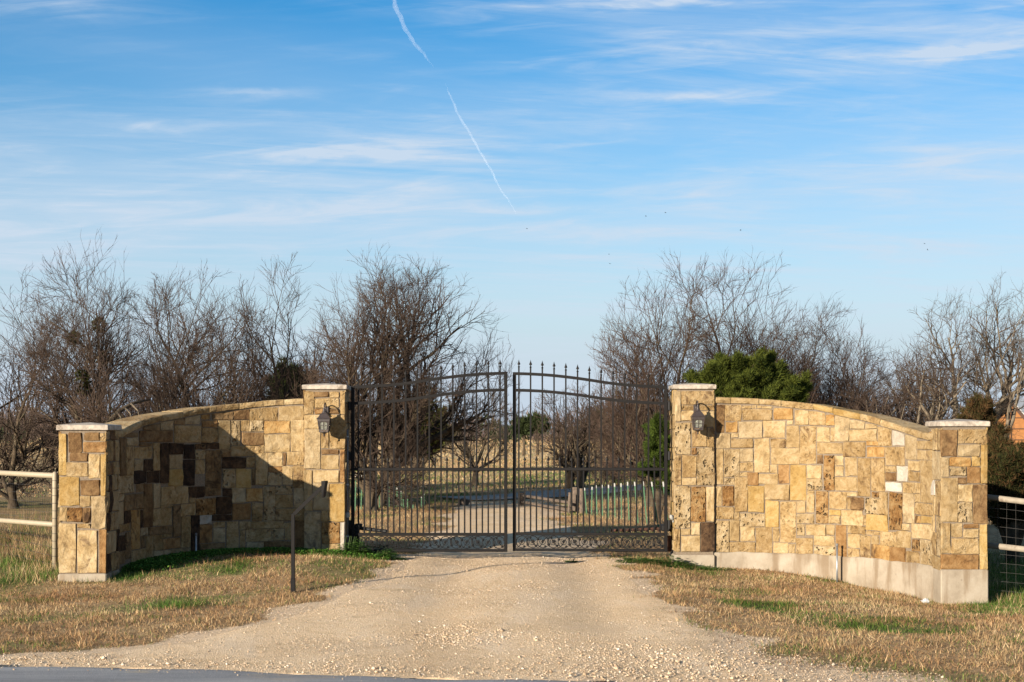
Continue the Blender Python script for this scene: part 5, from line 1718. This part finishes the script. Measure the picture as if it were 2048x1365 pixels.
juniper('dark round juniper on a bare trunk seen through the shaded gate leaf', 832, 62, [
    (800, 845, 828, 880, 0.8, 1.0), (832, 812, 834, 870, 0.9, 1.3), (868, 838, 842, 880, 0.9, 1.1), (892, 872, 850, 895, 0.8, 1.0), (795, 885, 825, 900, 0.8, 1.0), (845, 880, 838, 908, 1.1, 1.6)], 3600, (0.012, 0.018, 0.005), (0.075, 0.075, 0.016), 0.30, 56, trunk_r=0.16, brown=0.10, wdt=0.05)
juniper('dark green juniper in the shade between the wall and the gate pillar', 580, 36, [
    (560, 752, 575, 800, 0.42, 1.0), (595, 742, 585, 800, 0.45, 1.1), (620, 770, 595, 815, 0.4, 0.9), (540, 785, 570, 825, 0.4, 0.9)], 2400, (0.014, 0.022, 0.007), (0.06, 0.07, 0.02), 0.17, 57)
for k, (px, ty, w, lab) in enumerate(((1075, 838, 22, 'small far juniper on the horizon beside the meeting stiles of the gate'), (1048, 846, 14, 'smallest far juniper on the horizon in the middle of the gate'))):
    juniper(lab, px, 110, [(px - w * .5, ty + 6, px, 868, 0.7, 1.0), (px + w * .4, ty, px, 868, 0.8, 1.0)], 500, (0.016, 0.025, 0.01), (0.06, 0.075, 0.025), 0.4, 58 + k, wdt=0.09, trunk_r=0.12)

# dead limb lying in the brush behind the left wall
t = thing('fallen_limb', 'broken yellowish limb lying in the brush behind the shaded wall', 'dead branch', (-8.2, 28, 0.3))
P = np.array([at(170, 905, 28), at(208, 856, 28), at(240, 822, 28.2), at(268, 806, 28.5), at(300, 800, 28.8)])
MB().tube(P, [0.075, 0.065, 0.050, 0.032, 0.010], 8).obj('limb', BARK, t, True)
for q in ((250, 816, 262, 848), (262, 808, 280, 844), (235, 826, 238, 852)):
    a, b = at(q[0], q[1], 28.1), at(q[2], q[3], 28.0)
    MB().tube([a, (a + b) / 2 + np.array([0.05, 0, 0.04]), b], [0.022, 0.014, 0.006], 5).obj('stub', BARKPALE, t, True)


# ------------------------------------------------------------------ brush and far woods (masses)
def shrub_cloud(r, X, Y, H, Wd, stems, kids, rad):
    zg = ground_z(X, Y)
    s = np.repeat(np.stack([X, Y, zg], 1), stems, 0) + r.normal(0, 0.12, (len(X) * stems, 3)) * np.array([1, 1, 0.1])
    Hs = np.repeat(H, stems)
    dn = np.stack([r.normal(0, 0.55, len(s)), r.normal(0, 0.4, len(s)), np.ones(len(s))], 1)
    L = Hs * r.uniform(0.6, 1.1, len(s))
    P = walk(r, s, dn, L, 4, 0.16, -0.02)
    R = taper(np.full(len(s), rad), 4, 0.3)
    out = [tubes(P, R, 3)]
    s2, d2, L2, r2 = spawn(r, P, R, kids, 0.55, 48, 0.15, parent_len=L, rr=0.6)
    P2 = walk(r, s2, d2, L2, 3, 0.2, 0.0)
    R2 = taper(np.maximum(r2, rad * 0.28), 3, 0.4)
    out.append(tubes(P2, R2, 3))
    s3, d3, L3, r3 = spawn(r, P2, R2, 3, 0.55, 45, 0.2, parent_len=L2, rr=0.7)
    P3 = walk(r, s3, d3, L3, 2, 0.2, 0.0)
    out.append(tubes(P3, taper(np.maximum(r3, rad * 0.22), 2, 0.5), 3))
    return out


r = np.random.default_rng(61)
parts = []
n = 26
px = r.uniform(-60, 660, n)
D = r.uniform(36, 52, n)
parts += shrub_cloud(r, (px - 1024) * D / FOC, D, r.uniform(1.2, 2.7, n), None, 6, 7, 0.011)
n = 26
px = r.uniform(1190, 1345, n)
D = r.uniform(42, 60, n)
parts += shrub_cloud(r, (px - 1024) * D / FOC, D, r.uniform(0.8, 2.0, n), None, 6, 6, 0.011)
n = 18
px = r.uniform(1560, 1930, n)
D = r.uniform(40, 56, n)
parts += shrub_cloud(r, (px - 1024) * D / FOC, D, r.uniform(1.2, 2.6, n), None, 6, 7, 0.011)
V, F = join(parts)
o = obj('brush_thicket', V, F, TWIG)
tag(o, 'tangled reddish brown bare brush under and behind the trees', 'brush', kind='stuff')

r = np.random.default_rng(62)
C, Dn, L, K, Wd = [], [], [], [], []
for k in range(420):
    D = r.uniform(170, 420)
    x = r.uniform(-0.42, 0.42) * D
    h = r.uniform(3.5, 7.5) * (0.75 + 0.25 * math.sin(x * 0.05))
    w = h * r.uniform(0.4, 0.65)
    cedar = r.uniform() < 0.16
    m = 150
    p = unit(r.normal(size=(m, 3))) * (r.uniform(0, 1, m) ** 0.4)[:, None] * np.array([w, w, h * 0.5]) + np.array([x, D, h * 0.48])
    p[:, 2] = np.maximum(p[:, 2], 0)
    C.append(p)
    Dn.append(unit((p - np.array([x, D, -h * 0.4])) / h + r.normal(0, 0.22, (m, 3))))
    L.append(np.full(m, h * (0.16 if cedar else 0.24)))
    Wd.append(np.full(m, 0.6 if cedar else 0.17) * D / 300)
    base = np.array([0.035, 0.045, 0.02]) if cedar else np.array([0.125, 0.088, 0.072]) * r.uniform(0.8, 1.25)
    K.append(base * r.uniform(0.6, 1.4, (m, 1)))
V, F = spikes(np.vstack(C), np.vstack(Dn), np.hstack(L), np.hstack(Wd), r)
o = obj('far_woods', V, F, LEAF, col=np.repeat(np.vstack(K), 3, 0))
tag(o, 'hazy brown belt of bare woods along the horizon', 'woods', kind='stuff')


# ------------------------------------------------------------------ grass, weeds, gravel
def blades(x, y, L, Wd, lean, col, r, dz=0.0):
    z = ground_z(x, y) + dz
    n = len(x)
    a = r.uniform(0, 2 * math.pi, n)
    b = r.uniform(0, 2 * math.pi, n)
    ln = np.abs(r.normal(0, lean, n)) + 0.1
    dn = unit(np.stack([np.cos(a) * ln, np.sin(a) * ln, np.ones(n)], 1))
    s = np.stack([np.cos(b), np.sin(b), np.zeros(n)], 1)
    p = np.stack([x, y, z - 0.004], 1)
    V = np.stack([p - s * Wd[:, None] / 2, p + s * Wd[:, None] / 2, p + dn * L[:, None]], 1).reshape(-1, 3)
    return V, np.arange(3 * n).reshape(-1, 3), np.repeat(col, 3, 0)


STRAW = np.array([(0.36, 0.226, 0.106), (0.46, 0.302, 0.150), (0.56, 0.400, 0.220), (0.26, 0.146, 0.070), (0.16, 0.090, 0.048), (0.42, 0.248, 0.120)])
GREENS = np.array([(0.065, 0.125, 0.018), (0.105, 0.165, 0.028), (0.150, 0.185, 0.044), (0.042, 0.085, 0.015)])


def lawn(n, y0, y1, r, lmin, lmax, w, side=0.385):
    y = np.sqrt(r.uniform(y0 ** 2, y1 ** 2, n))
    x = r.uniform(-1, 1, n) * (side * y + 0.4)
    bare = bare_mask(x, y)
    keep = r.uniform(0, 1, n) > bare * 1.02
    # mat of dead runners thins out in worn spots
    keep &= r.uniform(0, 1, n) < 0.62 + 0.38 * smoothstep(soft_noise(x, y, 7.0, 71) + 0.5 * soft_noise(x, y, 17.0, 72), -0.7, 0.5)
    keep &= y > road_edge(x) + 0.10
    x, y = x[keep], y[keep]
    return x, y


r = np.random.default_rng(70)
parts, cols = [], []


PALE = np.array([(0.42, 0.285, 0.140), (0.50, 0.360, 0.190), (0.36, 0.225, 0.105)])


def emit(x, y, L, Wd, lean, gshare, straw=None):
    n = len(x)
    isg = r.uniform(0, 1, n) < gshare
    c = np.where(isg[:, None], GREENS[r.integers(0, 4, n)], STRAW[r.choice(6, n, p=[.24, .24, .14, .16, .08, .14])] if straw is None else straw[r.integers(0, 3, n)])
    # patches of redder and of paler straw
    k = 1 + 0.20 * soft_noise(x, y, 1.7, 75)[:, None] * np.array([0.6, 1.0, 1.2]) + 0.16 * soft_noise(x, y, 9.0, 76)[:, None]
    c = c * np.clip(k, 0.5, 1.5) * r.uniform(0.6, 1.15, (n, 1))
    V, F, cc = blades(x, y, L, Wd, lean, c, r)
    parts.append((V, F))
    cols.append(cc)


x, y = lawn(560000, 10.2, 21.0, r, 0, 0, 0)
g = green_mask(x, y)
n = len(x)
L = r.uniform(0.018, 0.058, n) * np.clip(1 + 0.40 * soft_noise(x, y, 6.0, 73) + 0.35 * soft_noise(x, y, 15.0, 74), 0.4, 1.8) * (1 + 0.5 * (r.uniform(0, 1, n) < 0.04))
emit(x, y, L * np.where(g > 0.6, 1.25, 1.0), r.uniform(0.0045, 0.0105, n), 2.4, np.clip(g * 1.0 + 0.06, 0, 0.95))
q = r.uniform(0, 1, n) < 0.022 * (1 + soft_noise(x, y, 2.5, 78)) * (y < 19.0)
emit(x[q], y[q], r.uniform(0.06, 0.13, q.sum()), r.uniform(0.003, 0.006, q.sum()), 1.1, np.clip(g[q] + 0.15, 0, 0.9))
# longer rough grass outside the two end pillars
for (xa, xb, ya, yb, m, lo, hi, gs) in ((-8.6, -5.28, 16.3, 24.0, 22000, 0.05, 0.20, 0.40), (5.7, 8.6, 16.4, 23.0, 16000, 0.05, 0.17, 0.85), (-9.5, -5.4, 18.5, 27.0, 7000, 0.15, 0.45, 0.06)):
    x, y = r.uniform(xa, xb, m), r.uniform(ya, yb, m)
    if xa < 0:
        q = r.uniform(0, 1, m) < 0.25 + 0.75 * smoothstep(soft_noise(x, y, 2.2, 77), -0.4, 0.5)
        x, y = x[q], y[q]
    emit(x, y, r.uniform(lo, hi, len(x)), r.uniform(0.004, 0.008, len(x)), 0.55, np.clip(gs + 0.5 * soft_noise(x, y, 2.2, 79), 0.02, 0.95))
m = 26000
x, y = r.uniform(0.9, 4.2, m), r.uniform(10.2, 14.2, m)
q = (soft_noise(x, y, 3.2, 88) + 0.5 * soft_noise(x, y, 9, 89) > 0.42) & (bare_mask(x, y) > 0.3) & (y > road_edge(x) + 0.1) & (x > drive_right(y) - 0.5)
x, y = x[q], y[q]
emit(x, y, r.uniform(0.015, 0.05, len(x)), r.uniform(0.003, 0.007, len(x)), 2.2, np.full(len(x), 0.06), np.array([(0.13, 0.075, 0.040), (0.20, 0.12, 0.060), (0.09, 0.055, 0.032)]))
# pasture behind the gate
x, y = lawn(130000, 20.4, 40.0, r, 0, 0, 0, 0.20)
q = ~((np.abs(x) > 2.1) & (y < 19.9))
x, y = x[q], y[q]
emit(x, y, r.uniform(0.03, 0.09, len(x)), r.uniform(0.006, 0.012, len(x)), 1.0, np.clip(green_mask(x, y) * 0.7, 0.03, 0.9))
x = r.uniform(-16, 16, 60000)
y = r.uniform(38, 95, 60000)
emit(x, y, r.uniform(0.05, 0.14, 60000), r.uniform(0.02, 0.04, 60000), 1.0, np.clip(green_mask(x, y) * 0.8, 0.02, 0.9))
m = 80000
y = 44 * (900 / 44.0) ** r.uniform(0, 1, m)
x = r.uniform(-1, 1, m) * 0.40 * y
q = (y > 70) | (np.abs(x) < 14)
x, y = x[q], y[q]
emit(x, y, r.uniform(0.5, 1.1, len(x)) * np.minimum(0.42, 0.0013 * y), 0.0010 * y * r.uniform(0.5, 1.2, len(x)), 0.35, np.clip(green_mask(x, y) * 0.35 * (y < 75), 0.01, 0.9), PALE)
V, F = join(parts)
o = obj('grass', V, F, BLADE, col=np.vstack(cols))
tag(o, 'short dry tan lawn grass with green patches', 'grass', kind='stuff')


def leaf_mat(x, y, z0, hgt, size, r, cols):
    """small broad leaves standing at random tilts: two triangles each"""
    n = len(x)
    z = ground_z(x, y) + z0 + hgt * r.uniform(0, 1, n)
    a = r.uniform(0, 2 * math.pi, n)
    tilt = r.uniform(0.1, 0.9, n)
    d = np.stack([np.cos(a) * np.cos(tilt), np.sin(a) * np.cos(tilt), np.sin(tilt)], 1)
    s = np.stack([-np.sin(a), np.cos(a), r.normal(0, 0.25, n)], 1)
    p = np.stack([x, y, z], 1)
    L = size * r.uniform(0.6, 1.4, n)
    V = np.stack([p, p + d * (L * .5)[:, None] + s * (L * .30)[:, None], p + d * L[:, None] - np.array([0, 0, 1]) * (L * .15)[:, None], p + d * (L * .5)[:, None] - s * (L * .30)[:, None]], 1).reshape(-1, 3)
    F = np.arange(4 * n).reshape(-1, 4)
    c = cols[r.integers(0, len(cols), n)] * r.uniform(0.7, 1.25, (n, 1))
    return V, F, np.repeat(c, 4, 0)


r = np.random.default_rng(80)
WEED = np.array([(0.045, 0.115, 0.014), (0.075, 0.160, 0.020), (0.115, 0.200, 0.034), (0.030, 0.080, 0.012)])
# carpet of clover and chickweed along the foot of the shaded wall
u = r.uniform(0.0, 3.35, 34000)
dd = np.abs(r.normal(0, 0.23, 34000)) + 0.02
q = r.uniform(0, 1, 34000) < 0.45 + 0.55 * smoothstep(soft_noise(u, dd, 5.0, 81), -0.5, 0.5)
xy = LEFT.xy(u[q], dd[q])
xy2 = np.stack([r.uniform(-2.85, -1.62, 6500), 19.12 - np.abs(r.normal(0, 0.20, 6500))], 1)
xy = np.vstack([xy, xy2])
V, F, c = leaf_mat(xy[:, 0], xy[:, 1], 0.0, 0.055, 0.028, r, WEED)
o = obj('clover_carpet', V, F, LEAF, col=c)
tag(o, 'green clover carpet along the foot of the shaded wall', 'clover', kind='stuff')


def weed(label, cx, cy, rad, hgt, n, size, seed, elong=1.0):
    r = np.random.default_rng(seed)
    t = thing('weed', label, 'plant', (cx, cy, float(ground_z(cx, cy))), 'leafy weeds at the gate')
    a, q = r.uniform(0, 6.283, n), np.sqrt(r.uniform(0, 1, n))
    x, y = cx + rad * elong * q * np.cos(a), cy + rad * 0.55 * q * np.sin(a)
    lump = 0.55 + 0.45 * soft_noise(x, y, 9.0, seed)
    V, F, c = leaf_mat(x, y, 0.0, 1.0, size, r, WEED)
    base = np.repeat(ground_z(x, y), 4)
    V[:, 2] = base + (V[:, 2] - base) * np.repeat(np.clip(hgt * lump * (1 - 0.6 * q ** 2), 0.02, 1), 4)
    obj('leaves', V, F, LEAF, t, col=c)
    mb = MB()
    for k in range(9):
        b, w = r.uniform(0, 6.283), r.uniform(0.1, 0.8)
        x1, y1 = cx + rad * elong * w * math.cos(b), cy + rad * .5 * w * math.sin(b)
        g0 = float(ground_z(x1, y1))
        mb.tube([(x1, y1, g0 - 0.02), (x1 + 0.01, y1, g0 + hgt * 0.5), (x1 + 0.03, y1 - 0.01, g0 + hgt * 0.85)], [0.004, 0.003, 0.002], 4)
    mb.obj('stem', simple('weed_stem', (0.09, 0.14, 0.04), 0.8), t)


weed('tall leafy green weed at the hinge foot of the shaded gate leaf', -2.10, 19.00, 0.24, 0.30, 900, 0.065, 91)
weed('broad leafy green weed clump before the shaded gate leaf', -1.68, 18.95, 0.26, 0.14, 900, 0.055, 92)
weed('low leafy weed clump against the foot of the sunlit gate pillar', 2.02, 18.95, 0.50, 0.13, 1900, 0.06, 93, 1.3)
weed('small lone weed in the gravel under the sunlit gate leaf', 0.80, 19.15, 0.09, 0.07, 110, 0.060, 94)
weed('straggling weeds along the footing beside the sunlit pillar', 2.62, 19.0, 0.32, 0.06, 420, 0.04, 95, 1.2)


r = np.random.default_rng(85)
OCT = np.array([(1, 0, 0), (-1, 0, 0), (0, 1, 0), (0, -1, 0), (0, 0, 1), (0, 0, -1)], float)
OCF = np.array([(0, 2, 4), (2, 1, 4), (1, 3, 4), (3, 0, 4), (2, 0, 5), (1, 2, 5), (3, 1, 5), (0, 3, 5)])


def pebbles(x, y, size, r):
    n = len(x)
    P = OCT[None] * r.uniform(0.6, 1.3, (n, 6, 1)) * size[:, None, None] * np.array([1, 1, 0.75]) + r.normal(0, 0.18, (n, 6, 3)) * size[:, None, None]
    a = r.uniform(0, 6.283, n)
    c, s = np.cos(a)[:, None], np.sin(a)[:, None]
    Q = np.stack([P[..., 0] * c - P[..., 1] * s, P[..., 0] * s + P[..., 1] * c, P[..., 2]], -1)
    Q += np.stack([x, y, np.maximum(ground_z(x, y) + 0.007, -0.198) + size * 0.25], 1)[:, None]
    F = OCF[None] + np.arange(n)[:, None, None] * 6
    base = np.array([(0.42, 0.310, 0.205), (0.48, 0.380, 0.275), (0.34, 0.240, 0.150), (0.44, 0.322, 0.210), (0.24, 0.178, 0.125), (0.52, 0.43, 0.335)])
    col = base[r.choice(6, n, p=[.26, .22, .16, .2, .08, .08])] * r.uniform(0.8, 1.15, (n, 1))
    return Q.reshape(-1, 3), F.reshape(-1, 3), np.repeat(col, 6, 0)


m = 130000
y = np.sqrt(r.uniform(10.2 ** 2, 20.4 ** 2, m))
x = r.uniform(-4.3, 3.2, m)
b = bare_mask(x, y)
ruts = np.exp(-((x - 0.80) / 0.5) ** 2) * smoothstep(y, 12, 13.5) * (1 - smoothstep(y, 17, 18.5))
dens = 0.30 + 0.55 * smoothstep(soft_noise(x, y, 2.6, 86) + 0.5 * soft_noise(x, y, 7, 87), -0.1, 0.8) - 0.55 * ruts
heap = np.exp(-((x - 1.15) / 1.1) ** 2 - ((y - 11.3) / 0.85) ** 2) + np.exp(-((x + 0.45) / 0.55) ** 2 - ((y - 12.6) / 0.5) ** 2) + 0.6 * np.exp(-((y - road_edge(x) - 0.2) / 0.25) ** 2) + .5 * np.exp(-((x - .25) / .15) ** 2 - ((y - 15.2) / .4) ** 2)
keep = (r.uniform(0, 1, m) < np.clip(dens + heap, 0.05, 1)) & (b > 0.35) & (y > road_edge(x) - 0.35 * r.uniform(0, 1, m) ** 3 + 0.02)
x, y, heap = x[keep], y[keep], heap[keep]
size = 0.0038 * np.exp(r.normal(0, 0.45, len(x))) * (1 + 1.15 * np.clip(heap, 0, 1) * r.uniform(0, 1, len(x)))
size = np.minimum(size, 0.024)
V, F, c = pebbles(x, y, size, r)
o = obj('gravel', V, F, PEBBLE, col=c)
tag(o, 'loose pale limestone gravel scattered over the drive', 'gravel', kind='stuff')

# ------------------------------------------------------------------ birds and contrail
bird = MB()
bird.add(*(lambda m: (np.vstack(m.V), m.F))(MB().tube([(-0.13, 0, 0), (-0.06, 0, 0.01), (0.04, 0, 0.012), (0.10, 0, 0.016), (0.13, 0, 0.010)], [0.012, 0.03, 0.036, 0.022, 0.004], 6)))
BODY = bird.mesh('body', BIRDBLACK, True)


def wing_mesh(s):
    V = [(0.06, 0, 0.02), (-0.05, 0, 0.02), (0.05, s * 0.14, 0.075), (-0.045, s * 0.15, 0.07), (-0.03, s * 0.32, 0.055), (-0.055, s * 0.30, 0.052)]
    V += [(x, y, z - 0.008) for x, y, z in V]
    F = [(0, 2, 3, 1), (2, 4, 5, 3), (6, 7, 9, 8), (8, 9, 11, 10), (0, 6, 8, 2), (2, 8, 10, 4), (4, 10, 11, 5), (5, 11, 9, 3), (3, 9, 7, 1), (1, 7, 6, 0)]
    return mesh_data('wing', V, F, BIRDBLACK)


WL, WR = wing_mesh(1), wing_mesh(-1)
TAIL = mesh_data('tail', [(-0.10, -0.012, 0.004), (-0.10, 0.012, 0.004), (-0.20, 0.035, 0.0), (-0.20, -0.035, 0.0), (-0.10, 0, -0.006), (-0.20, 0, -0.006)], [(0, 1, 2, 3), (0, 3, 5, 4), (1, 4, 5, 2), (3, 2, 5), (0, 4, 1)], BIRDBLACK)
for (px, py, D, rz, lab) in ((1292, 433, 150, 0.3, 'small dark bird gliding lower of the pair above the sunlit gate leaf'), (1331, 426, 150, 0.5, 'small dark bird gliding higher of the pair above the sunlit gate leaf'),
                             (1054, 458, 160, 0.2, 'small dark bird just under the faded end of the contrail'), (1481, 461, 170, 3.3, 'tiny dark bird above the tree behind the green juniper'),
                             (1849, 488, 170, 0.4, 'upper tiny bird of the pair above the pale trees'), (1855, 500, 170, 2.7, 'lower tiny bird of the pair above the pale trees'),
                             (1220, 528, 165, 0.7, 'lower tiny bird in the open sky left of the rounded tree'), (1218, 509, 190, 0.1, 'upper faint tiny bird in the open sky left of the rounded tree')):
    p = at(px, py, D)
    t = thing('bird', lab, 'bird', tuple(p), 'birds in the sky')
    t.rotation_euler = (0.35, 0, rz)
    t.scale = (0.7, 0.7, 0.7)
    for nm, me in (('body', BODY), ('wing', WL), ('wing', WR), ('tail', TAIL)):
        place(nm, me, t, tuple(p))

vm = bpy.data.materials.new('ice_crystal_trail')
vm.use_nodes = True
N = Nodes(vm.node_tree)
pv = N.n('ShaderNodeVolumePrincipled', {'Color': (1, 1, 1, 1), 'Density': 0.0019, 'Anisotropy': 0.0})
N.n('ShaderNodeOutputMaterial', {'Volume': pv})
for seg in ([(783, -14, 9), (793, 18, 9), (806, 48, 8.5), (822, 78, 7.5), (842, 102, 6), (863, 128, 2.6), (868, 135, 0.8)], [(889, 167, 0.8), (895, 178, 2.4), (903, 196, 4.2), (912, 222, 4.6), (930, 250, 4.6), (948, 284, 4.6), (966, 312, 4.2), (983, 344, 3.8), (1000, 376, 3.0), (1018, 404, 2.4), (1034, 430, 1.2)]):
    seg = np.array(seg, float)
    r = np.random.default_rng(len(seg))
    tt = np.linspace(0, 1, len(seg))
    m = 90
    q = np.stack([np.interp(np.linspace(0, 1, m), tt, seg[:, k]) for k in range(3)], 1)
    H = 2600.0
    pts, rad = [], []
    for i, (px, py, w) in enumerate(q):
        tan = (868 - py) / FOC
        D = H / tan
        px = px + 1.1 * math.sin(i * 0.33) + 0.5 * math.sin(i * 0.8 + 2)
        pts.append(at(px, py, D))
        rad.append(max(0.25, w * (0.9 + 0.10 * math.sin(i * 0.6))) * 0.62 * D / FOC)
    MBt = MB().tube(pts, rad, 10)
    o = MBt.obj('contrail', vm)
    tag(o, 'broad upper stretch of the contrail, cut by the top of the photo' if len(seg) == 7 else 'long thin lower stretch of the contrail fading towards the trees', 'contrail', 'contrail stretches', 'thing')
